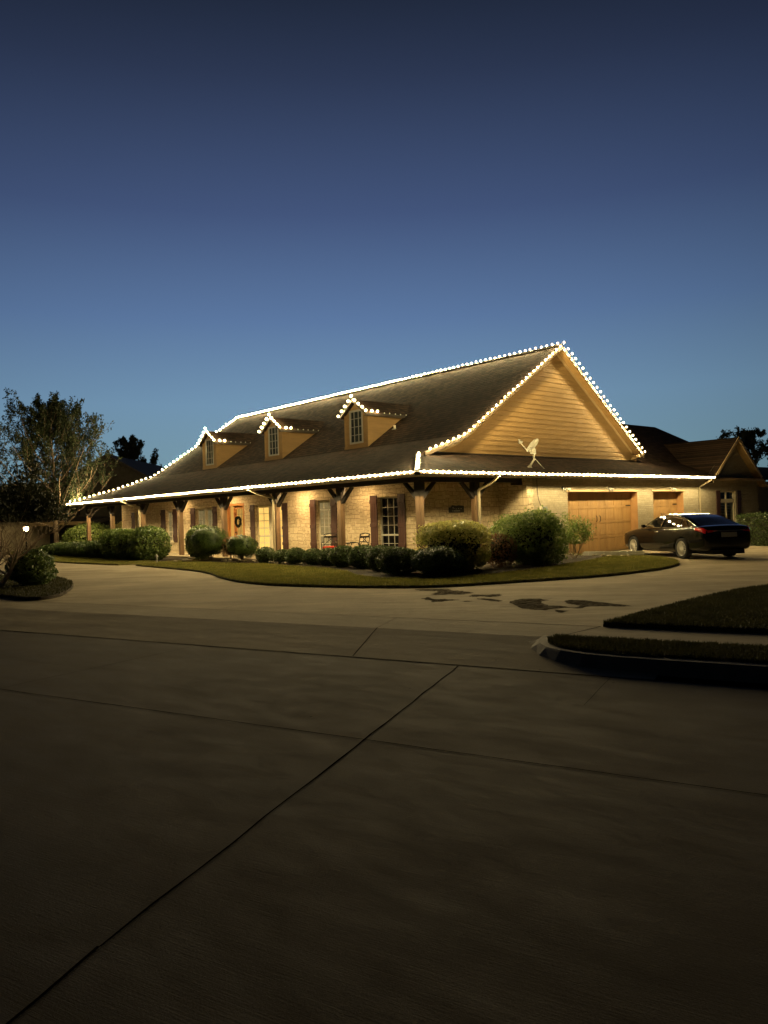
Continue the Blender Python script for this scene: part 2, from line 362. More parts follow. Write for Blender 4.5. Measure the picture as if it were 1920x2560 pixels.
# ------------------------------------------------------------------ ground
S0=Vector((10.05,-6.1)); D=Vector((.946,.324)); Nn=Vector((.324,-.946))
def SF(s,n): p=S0+D*s+Nn*n; return (p.x,p.y)
def sheet(name,poly,z,mat,mbk=None):
    m=MB(); m.add([(x,y,z) for x,y in poly],[tuple(range(len(poly)))]); return m.build(name,mat)
m=MB(); m.add([(-400,-400,-.3),(400,-400,-.3),(400,400,-.3),(-400,400,-.3)],[(0,1,2,3)]); struct(m.build('ground','fargrass'))
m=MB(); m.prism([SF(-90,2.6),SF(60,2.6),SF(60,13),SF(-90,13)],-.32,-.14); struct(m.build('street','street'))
m=MB(); m.prism([SF(-90,-75),SF(60,-75),SF(60,0),SF(-90,0)],-.32,0.); struct(m.build('driveway','drive'))
m=MB(); m.prism([SF(-90,0),SF(60,0),SF(60,1.1),SF(-90,1.1)],-.32,0.001); struct(m.build('sidewalk','walk'))
m=MB()
seg=[-90,-20,-12,-8,-5,-3,-1.5,1.2]
ap=[]
for i,n_ in enumerate((1.1,1.15,1.85,2.5,2.6)):
    zz=(0.001,-.006,-.072,-.131,-.138)[i]
    ap.append([(*SF(s if s>-90 else -90,n_),zz) for s in seg])
vs=[p for r_ in ap for p in r_]; ns=len(seg)
m.add(vs,[(j*ns+i,j*ns+i+1,(j+1)*ns+i+1,(j+1)*ns+i) for j in range(4) for i in range(ns-1)])
m.box(0,0,0,0,0,0); m.v=m.v[:-8]; m.f=m.f[:-6]; m.m=m.m[:-6]
o=m.build('driveway_apron','walk',smooth=True); struct(o)
# joints
m=MB()
def strip(a,b,w,z,z2=None,jit=.006,n=14):
    a=Vector(a); b=Vector(b); d=(b-a); r=Vector((d.y,-d.x)).normalized(); k=max(2,int(d.length/.35))
    vv=[]
    for i in range(k+1):
        t=i/k; p=a+d*t; zz=z if z2 is None else z+(z2-z)*t; ww=w*(1+random.uniform(-.3,.3)); j=random.uniform(-jit,jit)
        vv+= [(p.x+r.x*(j+ww/2),p.y+r.y*(j+ww/2),zz),(p.x+r.x*(j-ww/2),p.y+r.y*(j-ww/2),zz)]
    m.add(vv,[(2*i,2*i+1,2*i+3,2*i+2) for i in range(k)])
strip(SF(-30,2.6),SF(-.3,2.6),.024,-.134); strip(SF(-.3,2.6),SF(30,2.62),.02,-.136)
strip(SF(-30,5.7),SF(30,5.6),.011,-.136)
strip(SF(-1.02,2.62),SF(.06,8.7),.013,-.1355,jit=.008); strip(SF(.06,8.7),SF(1.,13),.020,-.1355)
strip(SF(.76,2.66),SF(.82,3.9),.004,-.1355); strip(SF(-5.2,2.66),SF(-5.3,5.6),.006,-.1355)
strip(SF(-30,0),SF(0,0),.018,.005); strip(SF(0,0),SF(-.3,1.05),.018,.006)
strip(SF(-3.3,0.03),SF(-3.04,1.1),.007,.005); strip(SF(-3.04,1.1),SF(-2.55,2.55),.014,.005,-.132)
strip((6.6,-7.2),(9.3,-3.2),.007,.004); strip((3.2,-8.3),(1.2,-5.1),.007,.004); strip((-2.6,-9.4),(-6,-4.6),.007,.004)
strip((5.2,1.6),(9.75,1.2),.007,.004); strip((3.9,6.6),(12,5.4),.007,.004)
struct(m.build('pavement_joint','joint'))
# wet patches on the driveway (traced footprints)
def patch(pts,label,n=6,amp=.05):
    pl=[]
    for i in range(len(pts)):
        a=Vector(pts[i]); b=Vector(pts[(i+1)%len(pts)])
        for k in range(n):
            p=a.lerp(b,k/n); pl.append((p.x+random.uniform(-amp,amp),p.y+random.uniform(-amp,amp)))
    b=bmesh.new(); vs=[b.verts.new((x,y,.004)) for x,y in pl]; b.faces.new(vs); bmesh.ops.triangulate(b,faces=b.faces)
    me=bpy.data.meshes.new('wet_patch'); b.to_mesh(me); b.free(); me.materials.append(mt['wet'])
    o=bpy.data.objects.new('wet_patch',me); C.objects.link(o); return tag(o,label,'wet patch','wet patches on the driveway')
patch([(3.71,-3.79),(3.97,-3.48),(4.3,-3.28),(4.61,-3.53),(4.93,-3.45),(5.32,-3.59),(5.46,-3.93),(5.18,-4.1),(5.07,-4.34),(4.79,-4.27),(4.62,-3.9),(4.41,-3.73),(4.08,-3.92)],'long wet patch on the driveway next to the lawn edge')
patch([(5.72,-4.1),(5.59,-3.84),(5.85,-3.75),(5.99,-3.53),(6.18,-3.68),(6.23,-3.95),(6.15,-4.1),(5.96,-4.02),(5.92,-4.25)],'butterfly shaped wet patch right of the one by the lawn edge')
patch([(5.23,-5.01),(5.15,-4.73),(5.47,-4.92),(5.7,-4.77),(5.99,-4.74),(5.99,-4.9),(5.94,-5.18),(5.87,-5.28),(5.61,-5.14)],'leftmost of the lower wet patches on the driveway')
patch([(6.15,-4.42),(6.2,-4.29),(6.47,-4.28),(6.81,-4.37),(6.87,-4.57),(6.71,-4.56),(6.48,-4.52)],'thin wet streak between the butterfly patch and the big wet patch',4,.03)
patch([(7.13,-4.6),(6.9,-4.16),(6.93,-3.92),(7.16,-3.75),(7.47,-3.88),(7.42,-4.03),(7.73,-4.35),(7.96,-4.53),(8.23,-4.45),(8.49,-4.51),(8.5,-4.38),(8.4,-4.23),(8.2,-4.18),(8.01,-4.1),(7.77,-3.74),(7.78,-3.59),(8.01,-3.53),(8.24,-3.58),(8.35,-3.6),(8.79,-3.7),(9.17,-3.79),(9.06,-3.94),(8.73,-4.09),(8.62,-4.29),(8.66,-4.52),(8.38,-4.66),(8.3,-4.9),(8.3,-5.07),(8.11,-5.15),(7.88,-5.11),(7.55,-4.88)],'biggest wet patch with a long tail pointing right',4,.03)
patch([(8.4,-4.95),(8.65,-4.9),(8.74,-5.2),(8.57,-5.13)],'small wet spot just below the biggest wet patch',4,.03)
patch([(6.23,-4.89),(6.26,-4.75),(6.38,-4.74),(6.4,-4.9)],'tiny wet spot between the lower wet patches',4,.02)
# curb return + parkway lawn + right lawn
cl=[(-.50,1.05),(-.46,1.35),(-.36,1.62),(-.18,1.88),(.05,2.06),(.35,2.18),(.7,2.24),(1.2,2.26),(4,2.27),(12,2.27),(50,2.27)]
m=MB(); vs=[]
for i,(s_,n_) in enumerate(cl):
    a=Vector(cl[max(i-1,0)]); b=Vector(cl[min(i+1,len(cl)-1)]); d=(b-a).normalized(); nr=Vector((-d.y,d.x))  # toward the street / outside
    zt=.002+.012*min(1,i/4); zb=[-.0,-.03,-.07,-.11,-.139,-.139,-.139,-.139,-.139,-.139,-.139][i]
    for off,z in ((-.16,zt-.12),(-.16,zt),(0,zt+.002),(.03,zt-.018),(.10+.04*(i<6),zb)):
        q=Vector((s_,n_))+nr*off; vs.append((*SF(q.x,q.y),z))
m.add(vs,[(i*5+k,i*5+k+1,(i+1)*5+k+1,(i+1)*5+k) for i in range(len(cl)-1) for k in range(4)])
struct(m.build('curb','curb',smooth=False))
def lawn(poly,z,name='lawn',sub=True,edge=.035):
    """raised turf: rounded rim, flat top"""
    b=[Vector(p) for p in poly]; n=len(b)
    area=sum(b[i].x*b[(i+1)%n].y-b[(i+1)%n].x*b[i].y for i in range(n))
    if area<0: b.reverse()
    inn=[]
    for i in range(n):
        d=(b[(i+1)%n]-b[i-1]).normalized(); inn.append(b[i]+Vector((-d.y,d.x))*edge)
    m=MB(); vs=[(p.x,p.y,-.05) for p in b]+[(p.x,p.y,z*.6) for p in b]+[(p.x,p.y,z) for p in inn]
    f=[(i+k*n,(i+1)%n+k*n,(i+1)%n+(k+1)*n,i+(k+1)*n) for i in range(n) for k in range(2)]+[tuple(range(2*n,3*n))]
    m.add(vs,f); o=m.build(name,'grassbase'); return struct(o)
def densify(pts,n=4,jit=.012):
    out=[]
    P=[Vector(p) for p in pts]
    for i in range(len(P)-1):
        p0=P[max(i-1,0)];p1=P[i];p2=P[i+1];p3=P[min(i+2,len(P)-1)]
        for k in range(n):
            t=k/n; q=.5*((2*p1)+(p2-p0)*t+(2*p0-5*p1+4*p2-p3)*t*t+(3*p1-p0-3*p2+p3)*t**3)
            out.append((q.x+random.uniform(-jit,jit),q.y+random.uniform(-jit,jit)))
    out.append(tuple(P[-1])); return out
front=[(-13.2,-3.0),(-9.96,-3.17),(-7.58,-3.35),(-5.6,-3.8),(-4.08,-4.35),(-2.16,-4.89),(-.85,-5.0),(-.04,-4.93),(1.27,-4.6),(2.32,-4.19),(3.24,-3.7),(3.92,-3.1),(4.36,-2.25),(4.75,-1.25),(5.14,-.29),(5.5,.79),(5.68,2.3),(5.62,3.8),(5.12,5.5),(4.2,6.78),(3.17,7.67),(1.7,8.0)]
LM=densify(front)+[(-.5,8.0),(-.5,1.95),(-12.9,.25),(-13.2,-2.5)]
lawn(LM,.06)
LL=densify([(-60,-1.2),(-34,-1.9),(-27.1,-2.4),(-21.75,-3.6),(-17.7,-3.55),(-14.5,-3.2)])+[(-14.35,-2.8),(-14.3,.2),(-27,.2),(-60,.4)]
lawn(LL,.06)
RL=densify([SF(.02,-.02),(9.86,-4.26),(9.66,-1.63),(9.78,.16),(10.6,3.4),(13,7)])+[(32,16),SF(30,-.02)]
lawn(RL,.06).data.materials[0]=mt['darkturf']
pk=densify([(-.30,1.12),(-.34,1.3),(-.27,1.55),(-.1,1.8),(.12,1.96),(.4,2.06),(.75,2.09),(1.2,2.10),(4,2.11),(40,2.11)],3,.006)+[(40,1.14),(1,1.14)]
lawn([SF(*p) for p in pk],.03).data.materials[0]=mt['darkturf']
NL=[(-80,-1.0),(-30.5,-1.0),(-30.5,60),(-80,60)]
lawn(NL,.03)
BL=densify([(-40,-26.0),(-9,-12.4),(-4.21,-10.55),(-2.6,-10.3),(-2.11,-10.05),(-2.15,-9.75),(-2.7,-9.3),(-3.65,-8.85),(-5.33,-8.13),(-7.49,-7.6),(-9.12,-7.4),(-10.82,-7.3),(-16,-7.6),(-40,-12)])
o=lawn(BL,.08,'planting_bed'); o.data.materials[0]=mt['soil']
# mulch beds along the house
m=MB(); m.prism([(-12.95,.24),(-12.8,-.85),(-10.5,-.9),(-8.6,-.6),(-7.2,-.45),(-5.8,-.75),(-4.2,-.8),(-3.0,-1.0),(-1.7,-1.4),(-.3,-2.2),(1.2,-2.6),(2.6,-2.1),(3.0,-.4),(2.9,2.2),(2.5,4.2),(2.0,6.1),(1.6,7.3),(-.55,7.6),(-.55,.2)],.03,.075); struct(m.build('mulch_bed','soil'))
m=MB(); m.prism([(-14.4,.24),(-14.4,-2.35),(-16.5,-2.5),(-20,-2.2),(-25,-1.9),(-28,-2.2),(-30,-1.6),(-30,.2)],.03,.074); struct(m.build('mulch_bed','soil'))
# ------------------------------------------------------------------ leaves
def leaf_obj(name,pts,nrm,size,mat,parent=None,local=True,seed=1,aspect=.55,extra=None,droop=0):
    rg=np.random.default_rng(seed); n=len(pts); pts=np.asarray(pts,float)
    if nrm is None: nr=rg.normal(size=(n,3))
    else: nr=np.asarray(nrm,float)+rg.normal(size=(n,3))*.7
    nr/=np.linalg.norm(nr,axis=1)[:,None]+1e-9
    t=rg.normal(size=(n,3)); t-= (t*nr).sum(1)[:,None]*nr; t/=np.linalg.norm(t,axis=1)[:,None]+1e-9
    if droop: t[:,2]-=droop; t/=np.linalg.norm(t,axis=1)[:,None]
    b=np.cross(nr,t); sz=size*rg.uniform(.6,1.35,n)[:,None]
    v=np.stack([pts-t*sz,pts+b*sz*aspect,pts+t*sz,pts-b*sz*aspect],1).reshape(-1,3)
    f=np.arange(4*n).reshape(-1,4)
    me=bpy.data.meshes.new(name)
    vv=v.tolist(); ff=f.tolist()
    mi=[0]*n; mats=[mat]
    if extra is not None:
        o0=len(vv); vv+=[tuple(p) for p in extra.v]; ff+=[tuple(i+o0 for i in q) for q in extra.f]; mi+=[1]*len(extra.f); mats.append('core')
    me.from_pydata(vv,[],ff)
    for q in mats: me.materials.append(mt[q])
    if len(mats)>1: me.polygons.foreach_set('material_index',mi)
    me.update(); o=bpy.data.objects.new(name,me); C.objects.link(o)
    if parent is not None: o.parent=parent
    return o
def blob_points(n,rx,ry,rz,zc,seed,lump=.12,depth=.22,flat=0.,lf=3.0,rag=0.):
    rg=np.random.default_rng(seed)
    d=rg.normal(size=(n,3)); d/=np.linalg.norm(d,axis=1)[:,None]
    ph=rg.uniform(0,6.28,(4,3)); k=rg.normal(size=(4,3))*lf
    lum=sum(np.sin(d@k[i]+ph[i,0]) for i in range(4))/4
    r=1+lump*lum-depth*rg.random(n)**1.8
    if rag: r+=rag*np.maximum(0,rg.random(n)-.86)/.14*rg.random(n)
    p=d*r[:,None]; 
    if flat: p[:,2]=np.sign(p[:,2])*np.abs(p[:,2])**flat
    p=p*np.array([rx,ry,rz]); p[:,2]+=zc
    keep=p[:,2]>.02
    return p[keep],(d/np.array([rx,ry,rz]))[keep]/np.linalg.norm((d/np.array([rx,ry,rz]))[keep],axis=1)[:,None]
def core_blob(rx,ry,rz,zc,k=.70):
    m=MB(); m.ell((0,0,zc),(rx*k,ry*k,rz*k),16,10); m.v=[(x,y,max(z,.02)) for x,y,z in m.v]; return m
def shrub(name,loc,w,h,mat,label,seed,group=None,size=.036,dens=1.,lump=.14,stems=False,rag=.10,flat=.9,cat='shrub',dy=1.,rz=0,depth=.22):
    t=thing(name,label,cat,loc,rz,group)
    z0=.18*h if stems else 0.
    rx=w/2; ry=w/2*dy; rzz=(h-z0)/2*1.02; zc=z0+(h-z0)/2
    n=int(dens*5200*(rx*ry+rx*rzz+ry*rzz)/ (3*.16)*.55*(.032/size)**1.2)
    p,nr=blob_points(n,rx,ry,rzz,zc,seed,lump,depth,flat,rag=rag)
    leaf_obj('foliage',p,nr,size,mat,t,seed=seed,extra=core_blob(rx,ry,rzz,zc))
    m=L(); rg=random.Random(seed)
    for k in range(5 if stems else 3):
        a=rg.uniform(0,6.28); q=rx*.35
        m.tube([(math.cos(a)*.05,math.sin(a)*.05,-.02),(math.cos(a)*q*.5,math.sin(a)*q*.5,z0*.8+.05),(math.cos(a)*q,math.sin(a)*q,zc)],[.022,.016,.01],6)
    m.build('stem','bark',t)
    return t
def grow(m,leaves,p,d,length,r,depth,rg,spread=.55,up=.15,minr=.006,segs=4,leafn=14,leafr=.28,childs=(3,5),shrink=.62):
    pts=[p]; rs=[r]; q=p.copy(); dd=d.normalized()
    for i in range(segs):
        dd=(dd+Vector((rg.gauss(0,.13),rg.gauss(0,.13),rg.gauss(0,.08)+up*.25))).normalized()
        q=q+dd*length/segs; pts.append(q.copy()); rs.append(max(minr,r*(1-.72*(i+1)/segs)))
    m.tube(pts,rs,6 if r>.04 else 4,cap=False)
    if depth<=1:
        for i in range(1,len(pts)):
            for k in range(leafn//segs+1): leaves.append((pts[i].x+rg.gauss(0,leafr*.5),pts[i].y+rg.gauss(0,leafr*.5),pts[i].z+rg.gauss(0,leafr*.4)))
    if depth<=0: return
    for k in range(rg.randint(*childs)):
        i=rg.randint(1,segs); a=rg.uniform(0,6.28)
        sd=Vector((math.cos(a),math.sin(a),rg.uniform(-.1,.5))).normalized()
        nd=(dd*(1-spread)+sd*spread+Vector((0,0,up))).normalized()
        grow(m,leaves,pts[i],nd,length*shrink*rg.uniform(.75,1.15),rs[i]*.75,depth-1,rg,spread,up,minr,segs,leafn,leafr,childs,shrink)

# ------------------------------------------------------------------ house
HE=2.98; K1=.336; KS=(8.31-4.44)/(10.22-4.34); KR=(8.31-4.11)/(16.15-10.22); LX=-29.7
house=thing('ranch_house','long single storey limestone ranch house with steep shingled roof, three dormers and a wraparound porch','house',(0,0,0))
H=house
def Pz(y): return HE+K1*y if y<4.34 else (4.44+KS*(y-4.34) if y<10.22 else 8.31-KR*(y-10.22))
# walls: cells around the openings, with reveals
def wall(name,mat,axis,c,a0,a1,z0,z1,holes,depth,side,jamb=None):
    """axis 'y': wall in plane y=c running along x ; side = direction of the interior"""
    m=MB(); As=sorted({a0,a1,*[h[0] for h in holes],*[h[1] for h in holes]}); Zs=sorted({z0,z1,*[h[2] for h in holes],*[h[3] for h in holes]})
    P=(lambda a,z,d=0:(a,c+side*d,z)) if axis=='y' else (lambda a,z,d=0:(c+side*d,a,z))
    for i in range(len(As)-1):
        for j in range(len(Zs)-1):
            am=(As[i]+As[i+1])/2; zm=(Zs[j]+Zs[j+1])/2
            if any(h[0]<am<h[1] and h[2]<zm<h[3] for h in holes): continue
            m.add([P(As[i],Zs[j]),P(As[i+1],Zs[j]),P(As[i+1],Zs[j+1]),P(As[i],Zs[j+1])],[(0,1,2,3)])
    for h in holes:
        q=[(h[0],h[2]),(h[1],h[2]),(h[1],h[3]),(h[0],h[3])]
        for k in range(4):
            a,b=q[k],q[(k+1)%4]; m.add([P(*a),P(*b),P(*b,depth),P(*a,depth)],[(0,1,2,3)])
    o=m.build(name,mat,H,recalc=False); return o
WIN=[ # x0,x1,z0,z1, kind, panes
 (-4.02,-2.98,.42,2.33,'dark',1),(-7.68,-6.74,.40,2.36,'blind',1),(-12.12,-10.02,.40,2.30,'lit',2),
 (-17.55,-15.82,.72,2.30,'cool',2),(-20.8,-19.95,.72,2.30,'cool',1),(-24.62,-24.1,.72,2.28,'cool',1)]
DOORH=(-14.62,-13.02,.15,2.44)
wall('front_wall','stone','y',1.9,-26.45,-1.87,.0,2.86,[w[:4] for w in WIN]+[DOORH],.16,1)
wall('side_wall','stone','x',-1.87,1.9,5.82,.0,2.86,[],.1,-1)
m=MB(); m.add([(-.6,5.82,0),(-1.87,5.82,0),(-1.87,5.82,2.86),(-.6,5.82,2.86)],[(0,1,2,3)]); m.add([(-.6,5.82,0),(-.6,6.16,0),(-.6,6.16,2.86),(-.6,5.82,2.86)],[(0,1,2,3)]); m.build('return_wall','stone',H,recalc=False)
G1=(8.22,13.05,0.,2.355); G2=(14.27,16.88,0.,2.355)
WW=(20.38,22.02,.75,2.36)
wall('garage_wall','brick','x',-.6,6.16,24.55,.0,2.92,[G1,G2,WW],.36,-1)
m=MB(); m.add([(-26.45,1.9,0),(-26.45,14,0),(-26.45,14,2.86),(-26.45,1.9,2.86)],[(0,1,2,3)]); m.build('left_wall','stone',H,recalc=False)
m=MB()
for i in range(9):
    z=.12+i*.30; hh=.26; t=.028 if i%2 else .02
    m.box(-.6-.001,-.6+t,5.84,6.12+.05*(i%2),z,z+hh)
m.build('corner_quoins','stone',H,bevel=.012)
# porch floor, soffit, beams
m=MB(); m.box(-29.2,-.22,.22,1.89,.0,.15); m.box(-1.86,-.22,1.89,5.81,.0,.15); m.box(-29.2,-26.46,1.9,8,.0,.15); m.build('porch_floor','walk',H)
m=MB(); m.add([(LX+.1,.1,2.85),(-.1,.1,2.85),(-.1,24.4,2.85),(-2.6,24.4,2.85),(-2.6,2.5,2.85),(-27.2,2.5,2.85),(-27.2,8,2.85),(LX+.1,8,2.85)],[(0,1,4,5),(1,2,3,4),(0,5,6,7)]); m.build('porch_ceiling','soffit',H,recalc=False)
m=MB(); m.box(-29.0,-.78,.78,1.02,2.70,2.846); m.box(-1.02,-.78,1.021,5.81,2.70,2.846); m.box(-29.0,-28.76,1.021,8,2.70,2.846); m.box(-1.04,-.76,5.5,5.8,2.61,2.699); m.build('porch_beam','beam',H)
def post(x,y,dirs):
    m=MB(); m.box(x-.095,x+.095,y-.095,y+.095,.15,2.70); p=m.build('porch_post','post',H,bevel=.008)
    m=MB(); m.box(x-.12,x+.12,y-.12,y+.12,2.26,2.699); m.build('post_cap','beam',p)
    for dx,dy in dirs:
        m=MB(); m.bar((x+dx*.09,y+dy*.09,2.20),(x+dx*.64,y+dy*.64,2.73),.13,.135,up=(-dx,-dy,.9))
        m.v=[(a,b,min(c,2.697)) for a,b,c in m.v]; m.build('brace','beam',p)
    return p
post(-.87,.90,[(-1,0),(0,1)])
for x in (-4.84,-8.9,-13.0,-17.1,-21.3,-25.3): post(x,.90,[(-1,0),(1,0)])
post(-28.9,.90,[(1,0),(0,1)]); post(-.90,3.47,[(0,-1),(0,1)]); post(-28.9,4.6,[(0,-1),(0,1)])
# main roof
m=MB()
th=.10
a=[(-.03,-.03+.03,HE+.0)]
xr=-2.07; xl=-27.63
m.slab([(LX+.03,.03,HE),(-.03,.03,HE),(xr,2.07,HE+K1*2.07),(xr,4.34,4.44),(xl,4.34,4.44),(xl,2.07,HE+K1*2.07)],.09,0)
m.slab([(xl,4.34,4.44),(xr,4.34,4.44),(xr,10.22,8.31),(xl,10.22,8.31)],.12,1)
m.slab([(xl,10.22,8.31),(xr,10.22,8.31),(xr,16.15,4.11),(xl,16.15,4.11)],.12,1)
m.slab([(-.03,.03,HE),(-.03,19.2,HE),(-2.5,21.6,HE+K1*2.5),(-2.5,2.5,HE+K1*2.5)],.09,2)
m.slab([(LX+.03,.03,HE),(LX+2.5,2.5,HE+K1*2.5),(LX+2.5,12,HE+K1*2.5),(LX+.03,12,HE)],.09,2)
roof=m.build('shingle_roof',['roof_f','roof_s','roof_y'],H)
m=MB(); m.tube([(xl,10.22,8.335),(xr,10.22,8.335)],.05,6); m.bar((-.06,.06,HE+.02),(xr,2.07,HE+K1*2.07+.02),.16,.025); m.build('ridge_cap','beam',roof)  # ridge cap coloured dark to hold down the light of the bulbs above
# gable wall with lap siding, x = const, clipped between two height functions
def siding(m,x,s,y0,y1,ztop,zbot,lap=.19,z0=None,z1=None,t=.022):
    """boards on plane x facing s; ztop(y)/zbot(y) are piecewise linear, sampled"""
    ys=np.linspace(y0,y1,161)
    z=z0
    while z<z1:
        za,zb=z,z+lap
        run=[]
        def flush(run):
            if len(run)<2: return
            n=len(run); vs=[]
            for (y,a,b) in run: vs+= [(x+s*(t*(zb-a)/lap+.002),y,a),(x+s*(t*(zb-b)/lap+.002),y,b),(x,y,a)]
            m.add(vs,[(3*i,3*i+3,3*i+4,3*i+1) for i in range(n-1)]+[(3*i,3*i+2,3*i+5,3*i+3) for i in range(n-1)])
        for y in ys:
            a=max(za,zbot(y)); b=min(zb,ztop(y))
            if b-a>1e-4: run.append((y,a,b))
            else: flush(run); run=[]
        flush(run); z=zb
m=MB(); siding(m,-2.4,1,2.3,16.1,lambda y:Pz(y)-.10,lambda y:3.79,z0=3.79,z1=8.4,t=.020)
gw=m.build('gable_siding','siding',H,recalc=False)
# rake boards and soffits on both gables
def rake(pts,x,out,name='rake_board',d=.17,w=.03):
    m=MB(); n=len(pts)
    for i in range(n-1):
        (y0,z0),(y1,z1)=pts[i],pts[i+1]
        xa,xb=x,x+out*w
        v=[(xa,y0,z0),(xb,y0,z0),(xb,y0,z0-d),(xa,y0,z0-d),(xa,y1,z1),(xb,y1,z1),(xb,y1,z1-d),(xa,y1,z1-d)]
        m.add(v,[(0,1,5,4),(1,2,6,5),(2,3,7,6),(3,0,4,7),(0,3,2,1),(4,5,6,7)])
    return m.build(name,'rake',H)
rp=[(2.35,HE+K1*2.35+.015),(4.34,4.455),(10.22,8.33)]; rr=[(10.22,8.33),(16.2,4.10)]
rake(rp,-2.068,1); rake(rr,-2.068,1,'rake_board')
m=MB()
for a_,b_ in (((2.9,HE+K1*2.9),(4.34,4.44)),((4.34,4.44),(10.22,8.31)),((10.22,8.31),(16.1,4.145))):
    m.add([(-2.07,a_[0],a_[1]-.14),(-2.07,b_[0],b_[1]-.14),(-2.4,b_[0],b_[1]-.14),(-2.4,a_[0],a_[1]-.14)],[(0,1,2,3)])
m.build('rake_soffit','siding',H,recalc=False)
m=MB()
for a_,b_ in (((3.3,HE+K1*3.3),(4.34,4.44)),((4.34,4.44),(10.22,8.31)),((10.22,8.31),(15.7,4.43))):
    m.add([(-2.366,a_[0],a_[1]-.15),(-2.366,b_[0],b_[1]-.15),(-2.366,b_[0],b_[1]-.30),(-2.366,a_[0],a_[1]-.30)],[(0,1,2,3)])
m.build('frieze_board','trim',H,recalc=False)
m=MB(); m.box(-2.40,-2.09,15.72,16.15,3.98,4.06); m.add([(-2.39,15.6,3.84),(-2.10,16.1,4.0),(-2.10,16.15,4.1),(-2.39,15.75,4.0)],[(0,1,2,3)]); m.build('eave_return','trim',H)
m=MB(); m.box(-2.45,-2.36,3.1,15.9,3.79,3.83); m.build('gable_flashing','beam',H)
# gutters (K profile), downspouts
def gutter(a,b,out,name='gutter'):
    a=Vector(a); b=Vector(b); o=Vector(out)
    prof=[(-.12,0),(-.12,-.13),(-.075,-.13),(-.035,-.06),(0,-.04),(0,0),(-.008,0),(-.008,-.03),(-.11,-.03),(-.11,0)]
    m=MB(); n=len(prof); vs=[tuple(p+o*q[0]+Vector((0,0,q[1]))) for p in (a,b) for q in prof]
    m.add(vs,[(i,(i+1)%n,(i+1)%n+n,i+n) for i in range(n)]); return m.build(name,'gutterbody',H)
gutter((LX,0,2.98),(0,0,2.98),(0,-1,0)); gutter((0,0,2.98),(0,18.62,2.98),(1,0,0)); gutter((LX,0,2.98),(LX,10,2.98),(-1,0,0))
def fascia(): 
    m=MB(); m.box(LX+.12,-.12,.12,.14,2.83,2.95); m.box(-.14,-.12,.14,24.4,2.83,2.95); m.box(LX+.12,LX+.14,.14,12,2.83,2.95); m.build('fascia','trim',H)
fascia()
def spout(pts,name='downspout'):
    m=MB(); P=[Vector(p) for p in pts]
    for i in range(len(P)-1): m.bar(P[i],P[i+1],.085,.065,up=(1,0,0) if abs((P[i+1]-P[i]).normalized().x)<.8 else (0,1,0))
    m.build(name,'gutter',H,bevel=.006)
spout([(-9.6,.04,2.87),(-9.35,.40,2.66),(-8.9,.75,2.52),(-8.9,.75,.16)])
spout([(-22.0,.04,2.87),(-21.8,.40,2.66),(-21.36,.75,2.52),(-21.36,.75,.16)])
spout([(-.04,3.75,2.87),(-.38,3.75,2.66),(-.745,3.50,2.45),(-.745,3.50,.16)])
spout([(-.06,18.45,2.87),(-.28,18.36,2.72),(-.53,18.28,2.56),(-.53,18.28,.1)])
